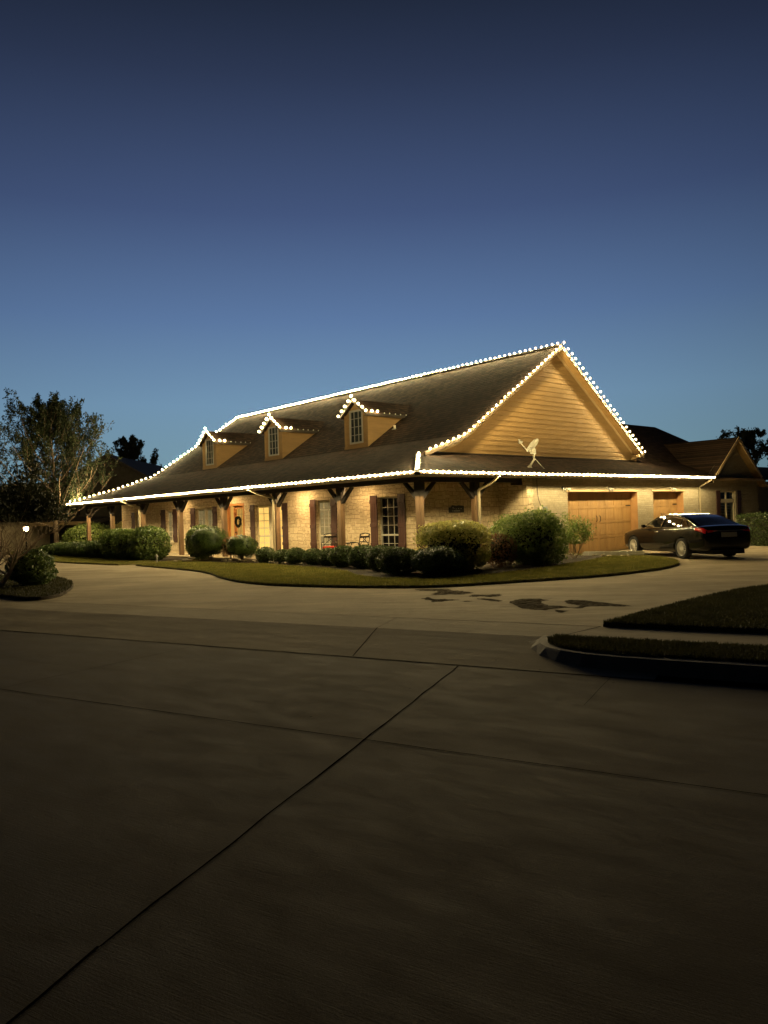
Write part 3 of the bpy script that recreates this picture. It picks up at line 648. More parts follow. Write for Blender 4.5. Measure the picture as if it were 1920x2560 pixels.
# windows, shutters
def window(x0,x1,z0,z1,kind,n):
    y=1.9+.13; fw=.055; m=MB()
    mat='white' if kind=='dark' else 'winframe'
    m.box(x0,x1,y-.03,y+.03,z1-fw,z1); m.box(x0,x1,y-.03,y+.03,z0,z0+fw); m.box(x0,x0+fw,y-.03,y+.03,z0+fw,z1-fw); m.box(x1-fw,x1,y-.03,y+.03,z0+fw,z1-fw)
    W=(x1-x0); xs=[(x0,x1)]
    if n==2:
        mid=(x0+x1)/2; m.box(mid-.11,mid+.11,y-.045,y+.031,z0+fw,z1-fw); xs=[(x0,mid-.06),(mid+.06,x1)]
    zm=z0+(z1-z0)*.31 if kind!='blind' else z0+(z1-z0)*.30
    for a,b in xs:
        m.box(a+fw,b-fw,y-.028,y+.025,zm-.03,zm+.03)
        nc=3 if kind=='dark' else (3 if kind=='blind' else 2)
        for k in range(1,nc): xx=a+fw+(b-a-2*fw)*k/nc; m.box(xx-.009,xx+.009,y-.012,y+.012,zm+.03,z1-fw)
        rows=4
        for k in range(1,rows): zz=zm+.03+(z1-fw-zm-.03)*k/rows; m.box(a+fw,b-fw,y-.011,y+.011,zz-.009,zz+.009)
        for k in range(1,nc): xx=a+fw+(b-a-2*fw)*k/nc; m.box(xx-.009,xx+.009,y-.012,y+.012,z0+fw,zm-.03)
        zz=(z0+zm)/2; m.box(a+fw,b-fw,y-.011,y+.011,zz-.009,zz+.009)
    f=m.build('window',mat,H,bevel=.003)
    m=MB(); m.add([(x0+.03,y+.016,z0+.03),(x1-.03,y+.016,z0+.03),(x1-.03,y+.016,z1-.03),(x0+.03,y+.016,z1-.03)],[(0,1,2,3)]); m.build('pane','glass',f,recalc=False)
    m=MB()
    if kind!='dark':
        z=z0+.05
        while z<z1-.07: m.bar((x0+.04,y+.075,z),(x1-.04,y+.075,z),.036,.006,up=(0,.62 if kind!='lit' else .25,1)); z+=.05
        m.box(x0+.03,x1-.03,y+.05,y+.10,z1-.11,z1-.055); m.build('blind','blind_cool' if kind=='cool' else 'blind',f)
    else:
        m.box(x0+.03,x1-.03,y+.10,y+.12,z0+.95,z0+1.0); m.box(x0+.05,x0+.35,y+.15,y+.17,z0,z1); m.build('curtain','dark',f)
    m=MB(); m.add([(x0-.02,y+.03,z0-.02),(x1+.02,y+.03,z0-.02),(x1+.02,y+.03,z1+.02),(x0-.02,y+.03,z1+.02),(x0-.02,y+.32,z0-.02),(x1+.02,y+.32,z0-.02),(x1+.02,y+.32,z1+.02),(x0-.02,y+.32,z1+.02)],[(4,5,6,7),(0,1,5,4),(1,2,6,5),(2,3,7,6),(3,0,4,7)])
    m.build('room_behind',{'dark':'dark','lit':'litroom','blind':'dimroom','cool':'dimroom'}[kind],f,recalc=False)
    m=MB(); m.box(x0-.10,x1+.10,1.9-.05,1.9+.10,z0-.09,z0-.001); m.build('sill','winframe',H,bevel=.01)
for wdat in WIN: window(*wdat)
def shutter(x0,x1,z0,z1):
    m=MB(); y=1.9-.012; n=3; w_=(x1-x0)/n
    for k in range(n): m.box(x0+k*w_+.004,x0+(k+1)*w_-.004,y-.025,y,z0,z1)
    for zc in (z1-.22,(z0+z1)/2-.02,z0+.32): m.box(x0+.001,x1-.001,y-.05,y-.026,zc-.065,zc+.065)
    m.build('shutter','shutter',H,bevel=.004)
for a,b,z0,z1 in ((-2.97,-2.60,.36,2.40),(-4.42,-4.04,.36,2.40),(-8.06,-7.69,.36,2.40),(-6.73,-6.36,.36,2.40),(-12.50,-12.13,.36,2.33),(-10.01,-9.62,.36,2.33),
    (-18.02,-17.56,.68,2.36),(-15.81,-15.42,.68,2.36),(-21.32,-20.81,.68,2.36),(-19.94,-19.50,.68,2.36),(-25.05,-24.63,.68,2.30),(-24.09,-23.85,.68,2.30)): shutter(a,b,z0,z1)
# front door
x0,x1,z0,z1=DOORH; y=1.9+.15
m=MB(); m.box(x0,x0+.09,y-.16,y+.04,z0,z1); m.box(x1-.09,x1,y-.17,y+.04,z0,z1); m.box(x0+.09,x1-.09,y-.165,y+.04,z1-.10,z1); m.box(x0+.52,x0+.62,y-.06,y+.04,z0,z1-.10)
m.box(x0+.09,x0+.52,y-.02,y+.03,z0,z0+.5); m.box(x0+.09,x0+.17,y-.02,y+.03,z0+.5,z1-.1); m.box(x0+.44,x0+.52,y-.02,y+.03,z0+.5,z1-.1)
dr=m.build('front_door','door',H,bevel=.006)
m=MB(); a,b=x0+.62,x1-.09; m.box(a,b,y-.03,y+.02,z0,z0+.32); m.box(a,a+.13,y-.03,y+.02,z0+.32,z1-.1); m.box(b-.13,b,y-.03,y+.02,z0+.32,z1-.1); m.box(a+.13,b-.13,y-.03,y+.02,z1-.24,z1-.1); m.build('door_leaf','door',dr,bevel=.006)
m=MB(); m.box(a+.13,b-.13,y-.005,y+.005,z0+.32,z1-.24); m.box(x0+.17,x0+.44,y-.004,y+.004,z0+.5,z1-.1); m.build('door_glass','doorglass',dr)
m=MB()
for k in range(1,5): xx=a+.13+(b-a-.26)*k/5; m.bar((xx,y-.018,z0+.32),(xx,y-.018,z1-.24),.012,.012)
for k in range(1,7): zz=z0+.32+(z1-.56-z0)*k/7; m.bar((a+.13,y-.018,zz),(b-.13,y-.018,zz),.008,.008)
m.build('door_grille','iron',dr)
m=MB(); m.ell((a+.07,y-.07,1.15),(.03,.03,.03)); m.tube([(a+.07,y-.07,1.15),(a+.07,y-.03,1.15)],.012,6); m.build('door_handle','iron',dr)
# garage doors
def garage_door(y0,y1,z1,cols):
    x=-.95; rows=4; zt=z1-.02
    m=MB(); m.add([(x,y0,0),(x,y1,0),(x,y1,z1),(x,y0,z1)],[(0,1,2,3)])
    W=(y1-y0)/cols; Hh=(z1)/rows
    # frame rails proud of the recessed panels
    for k in range(rows+1): zc=min(max(k*Hh,.05),z1-.05); m.box(x+.002,x+.022,y0,y1,zc-.05,zc+.05)
    for k in range(cols+1):
        yc=min(max(y0+k*W,y0+.05),y1-.05); wd=.075 if k==cols//2 else .05
        zz=[.05]+[q*Hh for q in range(1,rows)]+[z1-.05]
        for q in range(rows): 
            za=(.1 if q==0 else q*Hh+.05); zb=(z1-.1 if q==rows-1 else (q+1)*Hh-.05); m.box(x+.002,x+.0215,yc-wd,yc+wd,za,zb)
    for k in range(cols):
        for q in range(rows):
            ya,yb=y0+k*W+.05,y0+(k+1)*W-.05; za,zb=q*Hh+.05,(q+1)*Hh-.05
            nb=4
            for t in range(nb): 
                u0=ya+(yb-ya)*t/nb+.003; u1=ya+(yb-ya)*(t+1)/nb-.003
                m.box(x+.001,x+.009,u0,u1,za+.02,zb-.02)
    o=m.build('garage_door','gdoor',H)
    for yy in ((y0+y1)/2-.12,(y0+y1)/2+.12):
        m=MB(); m.tube([(x+.025,yy,1.18),(x+.07,yy,1.22),(x+.07,yy,1.38),(x+.025,yy,1.42)],.012,6); m.build('handle','iron',o)
    for yy,s in ((y0,1),(y1,-1)):
        for zz in (1.79,.6):
            m=MB(); m.box(x+.023,x+.030,min(yy,yy+s*.38),max(yy,yy+s*.38),zz-.022,zz+.022); m.build('strap_hinge','iron',o)
    m=MB(); 
    m.box(-.93,-.605,y0-.001,y0+.02,0,z1); m.box(-.93,-.605,y1-.02,y1+.001,0,z1); m.box(-.93,-.605,y0+.02,y1-.02,z1-.02,z1+.001); m.build('garage_jamb','jamb',H)
garage_door(G1[0],G1[1],G1[3],8); garage_door(G2[0],G2[1],G2[3],4)
m=MB(); m.box(-.60,-.575,8.1,13.15,2.357,2.42); m.box(-.60,-.575,14.17,16.98,2.357,2.42); m.build('garage_lintel','trim',H)
# wing gable
def wz(y): return 4.95-.745*abs(y-21.75)
m=MB(); m.add([(-.6,18.9,2.90),(-.6,24.6,2.90),(-.6,21.75,4.83)],[(0,1,2)]); m.build('wing_gable_wall','brick',H,recalc=False)
m=MB()
m.slab([(-.25,21.75,4.95),(-.25,19.0,wz(19.0)),(-2.8,19.0,wz(19.0)+.0),(-6.5,21.75,4.95)],.10)
m.slab([(-.25,24.75,wz(24.75)),(-.25,21.75,4.95),(-6.5,21.75,4.95),(-6.5,24.75,wz(24.75))],.10)
m.slab([(-2.4,14.5,3.79),(-2.4,27.5,3.79),(-6.0,24.3,6.19),(-6.0,14.5,6.19)],.1)
m.slab([(-6.0,24.3,6.19),(-2.4,27.5,3.79),(-9.6,27.5,3.79)],.1)
m.slab([(-.1,24.2,2.98),(-.1,34,2.98),(-2.4,34,3.79),(-2.4,24.2,3.79)],.1)
m.build('wing_roof','roof_ys',H)
m=MB()
for ya,yb in ((21.75,18.95),(21.75,24.8)):
    v=[(x,y,wz(y)+.01-d) for x in (-.25,-.22) for y in (ya,yb) for d in (0,.17)]
    m.add(v,[(0,1,3,2),(4,6,7,5),(0,4,5,1),(2,3,7,6),(0,2,6,4),(1,5,7,3)])
m.build('wing_rake_board','trim',H)
m=MB()
for ya,yb in ((21.75,18.95),(21.75,24.8)): m.add([(-.25,ya,wz(ya)-.14),(-.25,yb,wz(yb)-.14),(-.6,yb,wz(yb)-.14),(-.6,ya,wz(ya)-.14)],[(0,1,2,3)])
m.build('wing_rake_soffit','siding',H,recalc=False)
m=MB(); m.add([(-1.4,24.55,0),(-1.4,34,0),(-1.4,34,2.9),(-1.4,24.55,2.9)],[(0,1,2,3)]); m.add([(-.6,24.55,0),(-1.4,24.55,0),(-1.4,24.55,2.9),(-.6,24.55,2.9)],[(0,1,2,3)]); m.build('far_wall','brick',H,recalc=False)
ya,yb,z0,z1=WW
m=MB(); x=-.72
m.box(x-.03,x+.03,ya,yb,z1-.06,z1); m.box(x-.03,x+.03,ya,yb,z0,z0+.06); m.box(x-.03,x+.03,ya,ya+.06,z0+.06,z1-.06); m.box(x-.03,x+.03,yb-.06,yb,z0+.06,z1-.06); m.box(x-.04,x+.06,ya+.061,yb-.061,1.80,1.98); ym=(ya+yb)/2; m.box(x-.031,x+.031,ym-.04,ym+.04,z0+.06,1.80); m.box(x-.031,x+.031,ym-.04,ym+.04,1.98,z1-.06)
f=m.build('window','winframe',H,bevel=.004)
m=MB(); m.add([(x-.01,ya,z0),(x-.01,yb,z0),(x-.01,yb,z1),(x-.01,ya,z1)],[(0,1,2,3)]); m.build('pane','glass',f,recalc=False)
m=MB(); z=z0+.09
while z<1.78: m.bar((x-.07,ya+.07,z),(x-.07,yb-.07,z),.05,.008,up=(-.6,0,1)); z+=.075
m.build('plantation_shutter','blind_cool',f)
m=MB(); m.add([(x-.031,ya,z0),(x-.031,yb,z0),(x-.031,yb,z1),(x-.031,ya,z1),(x-.2,ya,z0),(x-.2,yb,z0),(x-.2,yb,z1),(x-.2,ya,z1)],[(4,5,6,7),(0,1,5,4),(1,2,6,5),(2,3,7,6),(3,0,4,7)]); m.build('room_behind','dark',f,recalc=False)
for a,b in ((ya-.42,ya-.03),(yb+.12,yb+.52)):
    m=MB(); m.box(-.598,-.565,a,b,.68,2.38); m.box(-.564,-.545,a,b,1.0,1.12); m.box(-.564,-.545,a,b,1.9,2.02); m.build('shutter','shutter',H,bevel=.004)
# dormers
def dormer(x0,x1):
    yf=4.47; zb=4.53; ze=5.93; xc=(x0+x1)/2; hw=(x1-x0)/2; zt=6.50; k=(6.52-5.89)/.86
    roofy=lambda z:4.34+(z-4.44)/KS
    m=MB(); # front face with window hole
    wx0,wx1,wz0,wz1=xc-.40,xc+.42,4.72,6.07
    zf=lambda x:6.40-k*abs(x-xc)
    m.add([(x0,yf,zb),(wx0,yf,zb),(wx0,yf,zf(wx0)),(x0,yf,zf(x0))],[(0,1,2,3)])
    m.add([(wx1,yf,zb),(x1,yf,zb),(x1,yf,zf(x1)),(wx1,yf,zf(wx1))],[(0,1,2,3)])
    m.add([(wx0,yf,zb),(wx1,yf,zb),(wx1,yf,wz0),(wx0,yf,wz0)],[(0,1,2,3)])
    m.add([(wx0,yf,wz1),(wx1,yf,wz1),(wx1,yf,zf(wx1)),(xc,yf,6.40),(wx0,yf,zf(wx0))],[(0,1,2,3,4)])
    # corner boards and base trim
    for q0,q1 in ((x0-.002,x0+.10),(x1-.10,x1+.002)): m.box(q0,q1,yf-.022,yf-.001,zb,ze-.02)
    m.box(x0-.03,x1+.03,yf-.035,yf-.023,zb-.02,zb+.08); m.box(x0-.03,x1+.03,yf-.034,yf+.02,zb-.03,zb-.015)
    dm=m.build('dormer','siding',H,recalc=False)
    for x,s in ((x0,-1),(x1,1)):
        m=MB(); siding(m,x,s,yf+.10,roofy(ze),lambda y:ze,lambda y:Pz(y),lap=.19,z0=zb,z1=ze,t=.02)
        m.box(min(x,x+s*.022),max(x,x+s*.022),yf-.02,yf+.10,zb,ze)
        m.build('dormer_cheek','siding',dm,recalc=False)
    m=MB(); ex=x1+.13; exl=x0-.13; zeL=zt+.02-k*(ex-xc)
    ya=yf-.17
    m.slab([(xc,ya,zt+.02),(ex,ya,zeL),(ex,roofy(zeL)+.05,zeL),(xc,roofy(zt)+.1,zt+.02)],.07)
    m.slab([(exl,ya,zeL),(xc,ya,zt+.02),(xc,roofy(zt)+.1,zt+.02),(exl,roofy(zeL)+.05,zeL)],.07)
    m.build('dormer_roof','roof_d',dm)
    m=MB()
    for xe in (exl,ex):
        v=[(x,y,z+.006-d) for (x,z) in ((xc,zt+.02),(xe,zeL)) for y in (ya-.025,ya-.001) for d in (0,.12)]
        m.add(v,[(0,1,3,2),(4,6,7,5),(0,4,5,1),(2,3,7,6),(0,2,6,4),(1,5,7,3)])
        s=1 if xe>xc else -1
        m.box(min(xe,xe+s*.022),max(xe,xe+s*.022),ya-.02,roofy(zeL-.06)-.02,zeL-.12,zeL-.005)
        m.box(min(xe-s*.15,xe),max(xe-s*.15,xe),ya+.0,roofy(zeL-.12)-.05,zeL-.125,zeL-.105)
    m.build('dormer_trim','rake',dm)
    m=MB(); fw=.05; y=yf
    m.box(wx0-.02,wx1+.02,y-.03,y+.03,wz1-fw,wz1+.02); m.box(wx0-.02,wx1+.02,y-.03,y+.03,wz0-.02,wz0+fw); m.box(wx0-.02,wx0+fw,y-.03,y+.03,wz0+fw,wz1-fw); m.box(wx1-fw,wx1+.02,y-.03,y+.03,wz0+fw,wz1-fw)
    for k_ in (1,2): xx=wx0+(wx1-wx0)*k_/3; m.box(xx-.011,xx+.011,y-.014,y+.014,wz0+fw,wz1-fw)
    for k_ in (1,2,3): zz=wz0+(wz1-wz0)*k_/4; m.box(wx0+fw,wx1-fw,y-.013,y+.013,zz-.011,zz+.011)
    wn=m.build('window','white',dm)
    m=MB(); m.add([(wx0,y+.02,wz0),(wx1,y+.02,wz0),(wx1,y+.02,wz1),(wx0,y+.02,wz1)],[(0,1,2,3)]); m.build('pane','glass',dm,recalc=False)
    m=MB(); a0,a1,b0,b1=wx0-.03,wx1+.03,wz0-.03,wz1+.03; m.add([(a0,y+.031,b0),(a1,y+.031,b0),(a1,y+.031,b1),(a0,y+.031,b1),(a0,y+.14,b0),(a1,y+.14,b0),(a1,y+.14,b1),(a0,y+.14,b1)],[(4,5,6,7),(0,1,5,4),(1,2,6,5),(2,3,7,6),(3,0,4,7)]); m.build('room_behind','curtdark',dm,recalc=False)
mt['curtdark']=M('dark_green_curtain',(.045,.055,.045),.9,.4,6)
dormer(-8.97,-7.49); dormer(-15.20,-13.72); dormer(-21.45,-19.97)
# roof vent boot
t=thing('roof_vent','small pale plumbing vent on the front roof slope right of the nearest dormer','vent',(-7.07,5.56,5.24))
m=L(); m.tube([(0,0,-.05),(0,0,.14)],.045,10); m.tube([(0,0,.135),(0,0,.15)],.05,10); m.build('pipe','pvc',t); m=L(); m.tube([(0,0,-.03),(0,0,.03)],[.13,.06],12); m.build('flashing','grey',t)
# ------------------------------------------------------------------ string lights
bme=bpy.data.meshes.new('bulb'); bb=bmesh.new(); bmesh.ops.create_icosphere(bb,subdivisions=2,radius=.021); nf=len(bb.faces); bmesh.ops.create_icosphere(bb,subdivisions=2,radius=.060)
bb.faces.ensure_lookup_table()
for i,f in enumerate(bb.faces): f.material_index=0 if i<nf else 1
bb.to_mesh(bme); bb.free(); bme.materials.append(mt['bulb']); bme.materials.append(mt['glow_globe'])
bme.polygons.foreach_set('use_smooth',[True]*len(bme.polygons))
bmo=bme.copy(); bmo.materials.clear(); bmo.materials.append(mt['bulboff']); bmo.materials.append(mt['bulboff'])
def string(label,runs,sp=.27,jit=.012,unlit=0):
    root=thing('string_lights',label,'string lights',runs[0][0],0,'warm white string lights outlining the roof'); base=Vector(runs[0][0])
    mw_=MB(); k=0
    for run in runs:
        P=[Vector(p) for p in run]; Ls=[(P[i+1]-P[i]).length for i in range(len(P)-1)]; T=sum(Ls); n=max(1,int(round(T/sp)))
        q=[]
        for i in range(n+1):
            d=T*i/n; j=0
            while j<len(Ls)-1 and d>Ls[j]: d-=Ls[j]; j+=1
            q.append(P[j].lerp(P[j+1],min(1,d/Ls[j])))
        for i,p in enumerate(q):
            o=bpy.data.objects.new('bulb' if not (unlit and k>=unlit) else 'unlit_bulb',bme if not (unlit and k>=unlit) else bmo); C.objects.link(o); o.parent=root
            o.location=p-base+Vector([random.uniform(-jit,jit) for _ in range(3)])
            if unlit and k>=unlit: o.scale=(.4,.4,.5)
            k+=1
        wp=[]
        for i in range(len(q)-1): wp+= [q[i]-Vector((0,0,.035)),(q[i]+q[i+1])/2-Vector((0,0,.05))]
        wp.append(q[-1]-Vector((0,0,.035))); mw_.tube(wp,.006,4,cap=False)
    mw_.build('wire','wire',root,recalc=False)
string('bulb string along the right half of the long front gutter',[[(-.25,-.05,2.948),(-14.75,-.05,2.948)]])
string('bulb string along the left half of the long front gutter',[[(-15.0,-.05,2.948),(-29.65,-.05,2.948)]])
string('bulb string along the gutter above the garage doors',[[(.05,.25,2.948),(.05,18.5,2.948)]],sp=.262)
string('bulb string along the main roof ridge',[[(-2.25,10.22,8.43),(-27.6,10.22,8.43)]],sp=.275)
string('bulb string up the near rake of the big gable',[[(-1.945,2.5,HE+K1*2.5+.05),(-1.945,4.34,4.50),(-1.945,10.22,8.39)]],sp=.30)
string('bulb string down the far rake of the big gable',[[(-1.945,10.5,8.18),(-1.945,16.1,4.20)]],sp=.30)
string('short bulb string running up the hip from the gutter corner',[[(-.2,.2,HE+.13),(-2.0,2.0,HE+K1*2.0+.07)]],sp=.25)
string('bulb string down the far left end of the roof to the gutter',[[(xl-.0,10.0,8.24),(xl,4.34,4.52),(xl,2.1,HE+K1*2.1+.07),(LX+.1,.1,HE+.12)]],sp=.30)
for (x0,x1),nm in (((-8.97,-7.49),'nearest dormer'),((-15.20,-13.72),'middle dormer'),((-21.45,-19.97),'farthest dormer')):
    xc=(x0+x1)/2; k=(6.52-5.89)/.86; yq=4.25; zt=6.60; hw=(x1-x0)/2+.15
    string('bulb string round the gable of the %s'%nm,[[(xc-hw-.03,yq,zt-k*hw-.02),(xc-.22,yq,zt-k*.22+.02)],[(xc,yq,zt+.05)]*1+[(xc+.001,yq,zt+.05)],[(xc+.2,yq,zt-k*.2),(xc+hw,yq,zt-k*hw+.01)],[(xc+hw+.02,yq+.33,zt-k*hw),(xc+hw+.02,yq+.62,zt-k*hw)],[(xc+hw+.02,yq+1.0,zt-k*hw-.05),(xc+hw+.02,yq+2.2,zt-k*hw-.05)]],sp=.30,unlit=12)

# ------------------------------------------------------------------ porch lamps (lit recessed lights)
def can(x,y,label,e=1.):
    t=thing('ceiling_light',label,'ceiling light',(x,y,2.85),0,'recessed lights in the porch ceiling')
    m=L(); m.tube([(0,0,-.001),(0,0,-.02)],.09,20); m.build('trim_ring','white',t)
    m=L(); m.tube([(0,0,-.021),(0,0,-.026)],.06,16); m.build('lens','can' if e==1. else e,t)
mt['can2']=emis('porch_lamp_soft_glow',(1.,.68,.30),1300)
can(-8.35,1.15,'lit ceiling light above the red brown shutters beside the patio chairs')
can(-13.7,1.05,'lit ceiling light in front of the wreathed door')
can(-4.6,1.1,'dim ceiling light near the rightmost front window','can2')
can(-18.6,1.1,'dim ceiling light between the two left windows','can2')
can(-27.6,1.2,'lit ceiling light at the open left end of the porch')
# ------------------------------------------------------------------ wall and roof fittings

def flood(y,label,turn=0):
    t=thing('security_light',label,'security light',(-.6,y,2.50),0,'floodlights under the garage eave')
    m=L(); m.tube([(0,0,0),(.03,0,0)],.055,14); m.build('base','dark' if turn==2 else 'pvc',t)
    for s in ((-1,1) if turn!=1 else (-1,1)):
        m=L(); a=Vector((.03,s*.02,0)); b=Vector((.10,s*.09,-.02)); c=Vector((.20,s*.12+.02*turn,-.10)); m.tube([a,b],.014,6); d=(c-b)
        m.tube([b,b+d*.25,b+d*.9,b+d],[.022,.035,.058,.055],12); m.build('lamp_head','white',t)
flood(7.93,'unlit twin floodlight left of the double garage door',2)
flood(10.85,'unlit twin floodlight above the middle of the double garage door',0)
flood(15.72,'unlit twin floodlight above the single garage door',1)
t=thing('address_plaque','dark address plaque with pale characters on the shaded stone side wall','plaque',(-1.87,3.57,1.835))
m=L(); pr_=[(-.37,-.125),(.37,-.125),(.37,.10),(.12,.125),(.0,.10),(-.2,.13),(-.26,.06),(-.37,.06)]
m.add([(0.002,a,b) for a,b in pr_]+[(.03,a,b) for a,b in pr_],[tuple(range(8,16))]+[(i,(i+1)%8,(i+1)%8+8,i+8) for i in range(8)]); m.build('board','plaque',t,bevel=.006)
m=L(); rg=random.Random(3)
for a,b,w_,h_ in ((-.18,.05,.05,.05),(-.13,.02,.03,.03),(-.02,.0,.06,.025),(.09,.01,.04,.03),(.22,.01,.05,.03),(-.2,-.06,.02,.05),(.14,-.06,.03,.05),(-.02,-.065,.26,.035)):
    m.box(.031,.036,a-w_/2,a+w_/2,b-h_/2,b+h_/2)
m.build('raised_characters','plaquelet',t)
t=thing('electric_meter','grey electric meter box with a round glass meter on the cream brick wall','meter box',(-.6,6.72,1.5))
m=L(); m.box(.001,.13,-.10,.10,-.05,.33); m.build('box','grey',t,bevel=.01)
m=L(); m.box(.001,.09,-.22,-.11,-.35,.36); m.build('conduit_panel','pvc',t,bevel=.01)
m=L(); m.tube([(.13,.02,.02),(.19,.02,.02),(.22,.02,.02)],[.075,.075,.05],16); m.build('glass_meter','white',t)
t=thing('wall_cable','dark cable hanging in a curve down the cream brick wall to the meter box','cable',(-.57,6.42,2.8))
m=L(); P=[(0,-.04,0),(0,-.03,-.4),(.01,.0,-.7),(.03,.10,-.93),(.05,.28,-1.0),(.06,.40,-1.12),(.06,.45,-1.32),(.05,.58,-1.45),(.03,.75,-1.62),(0,.85,-1.75)]
m.tube([tuple(p) for p in P],.011,6); m.build('wire','cable',t,smooth=True)
t=thing('satellite_dish','beige satellite dish on a tripod mount on the low roof above the side gutter','satellite dish',(-.8,6.3,3.22))
def q(y,z,x=0): return Vector((x,y-6.3,z-3.22))
nrm=Vector((-.25,-.74,.60)).normalized(); cc=q(6.50,4.04); a1=Vector((.42,.50,.75)); a1=(a1-nrm*a1.dot(nrm)).normalized(); a2=nrm.cross(a1)
m=L(); rings=6; seg_=26
for side in (0,1):
    o0=len(m.v); m.v.append(tuple(cc-nrm*(.075+.012*side)))
    for r_ in range(1,rings+1):
        for k in range(seg_):
            t_=2*PI*k/seg_; rr_=r_/rings; p=cc-nrm*(.075*(1-rr_**2)+.012*side)+a1*math.cos(t_)*.30*rr_+a2*math.sin(t_)*.27*rr_; m.v.append(tuple(p))
    for k in range(seg_): m.f.append((o0,o0+1+k,o0+1+(k+1)%seg_)); m.m.append(0)
    for r_ in range(rings-1):
        for k in range(seg_):
            b0=o0+1+r_*seg_; m.f.append((b0+k,b0+seg_+k,b0+seg_+(k+1)%seg_,b0+(k+1)%seg_)); m.m.append(0)
n0=1+rings*seg_
for k in range(seg_): m.f.append((1+(rings-1)*seg_+k,n0+1+(rings-1)*seg_+k,n0+1+(rings-1)*seg_+(k+1)%seg_,1+(rings-1)*seg_+(k+1)%seg_)); m.m.append(0)
m.build('reflector','dish',t,smooth=False)
m=L(); m.tube([q(6.56,3.76),q(6.56,3.52),q(6.26,3.24)],.032,10); m.build('mast','dish',t)
m=L(); m.tube([q(6.46,3.92,-.02),q(6.22,3.80),q(5.74,4.10,.06)],.014,8); m.build('feed_arm','dish',t)
m=L(); m.tube([q(5.70,4.06,.06),q(5.70,4.2,.06)],.035,10); m.tube([q(5.72,4.14,.06),q(5.84,4.12,.05)],[.03,.045],10); m.build('feed_horn','dish',t)
m=L(); m.box(-.07,.05,.12,.34,.50,.70); m.build('bracket','dish',t,bevel=.02)
m=L(); m.tube([q(6.60,3.56),q(7.02,3.14,.15)],.013,6); m.build('strut','dish',t); m=L(); m.tube([q(6.52,3.44),q(6.52,3.2,-.2)],.013,6); m.build('strut','dish',t)
m=L(); m.add([(-.07,-.17,-.02),(.07,-.17,-.02),(.07,.09,-.02),(-.07,.09,-.02),(0,.02,.12)],[(0,1,2,3),(0,1,4),(1,2,4),(2,3,4),(3,0,4)]); m.build('foot_plate','dish',t)
t=thing('wall_outlet_box','pair of small grey utility boxes on the brick right of the single garage door','utility box',(-.6,18.0,1.3))
for dy in (-.15,.15):
    m=L(); m.box(.001,.08,dy-.05,dy+.05,-.10,.10); m.tube([(.04,dy,.10),(.04,dy,.24)],.014,6); m.build('box','grey',t,bevel=.008)
t=thing('wreath','dark leafy wreath hanging on the lit front door','wreath',(-13.62,1.93,1.62))
rg=np.random.default_rng(4); n=900; a=rg.uniform(0,2*PI,n); b=rg.uniform(0,2*PI,n); rr_=.05*np.sqrt(rg.random(n))+.012
p=np.stack([(.20+rr_*np.cos(b))*np.cos(a),rr_*np.sin(b)*.8,(.20+rr_*np.cos(b))*np.sin(a)],1); leaf_obj('leaves',p,None,.028,'core',t,seed=5)
m=L(); m.tube([(.20*math.cos(k*PI/12),0,.20*math.sin(k*PI/12)) for k in range(25)],.022,8,cap=False); m.build('ring','iron',t)
# porch furniture
def chair(label,x,y,rz,cushion):
    t=thing('patio_chair',label,'patio chair',(x,y,.15),rz,'patio chairs on the porch')
    for sx in (-.24,.24):
        m=L(); m.tube([(sx,.24,0),(sx,.23,.45),(sx,.30,.92)],.014,6); m.build('back_leg','iron',t)
        m=L(); m.tube([(sx,-.24,0),(sx,-.22,.30),(sx,-.25,.60),(sx,-.16,.66),(sx,.26,.63)],.014,6); m.build('arm_leg','iron',t)
    m=L(); m.box(-.24,.24,-.23,.24,.40,.425); m.build('seat','iron',t)
    m=L(); m.tube([(-.24,.30,.92),(0,.315,.96),(.24,.30,.92)],.016,6); m.tube([(-.24,.24,.55),(.24,.24,.55)],.010,6); m.tube([(-.22,.25,.56),(0,.275,.75),(.22,.295,.9)],.010,6); m.tube([(.22,.25,.56),(0,.275,.75),(-.22,.295,.9)],.010,6); m.tube([(.07*math.cos(k*PI/6),.272,.74+.07*math.sin(k*PI/6)) for k in range(13)],.008,6); m.box(-.23,.23,.262,.275,.80,.86)
    m.build('backrest','iron',t)
    if cushion:
        m=L(); m.box(-.22,.22,-.22,.22,.427,.50); m.build('cushion','redcush',t,bevel=.03)
chair('black iron patio chair with a red cushion beside the red brown shutter',-5.78,1.05,.75,True)
chair('black iron patio chair right of the porch post with its back to the right window',-4.22,1.15,-1.45,False)
t=thing('patio_table','small dark iron table behind the porch post between the two patio chairs','table',(-4.95,1.2,.15))
m=L(); m.tube([(0,0,.60),(0,0,.625)],.30,24); m.build('table_top','iron',t)
for k in range(3):
    a=k*2.1+.3; m=L(); m.tube([(.22*math.cos(a),.22*math.sin(a),0),(.08*math.cos(a),.08*math.sin(a),.3),(.2*math.cos(a),.2*math.sin(a),.60)],.012,6); m.build('leg','iron',t)
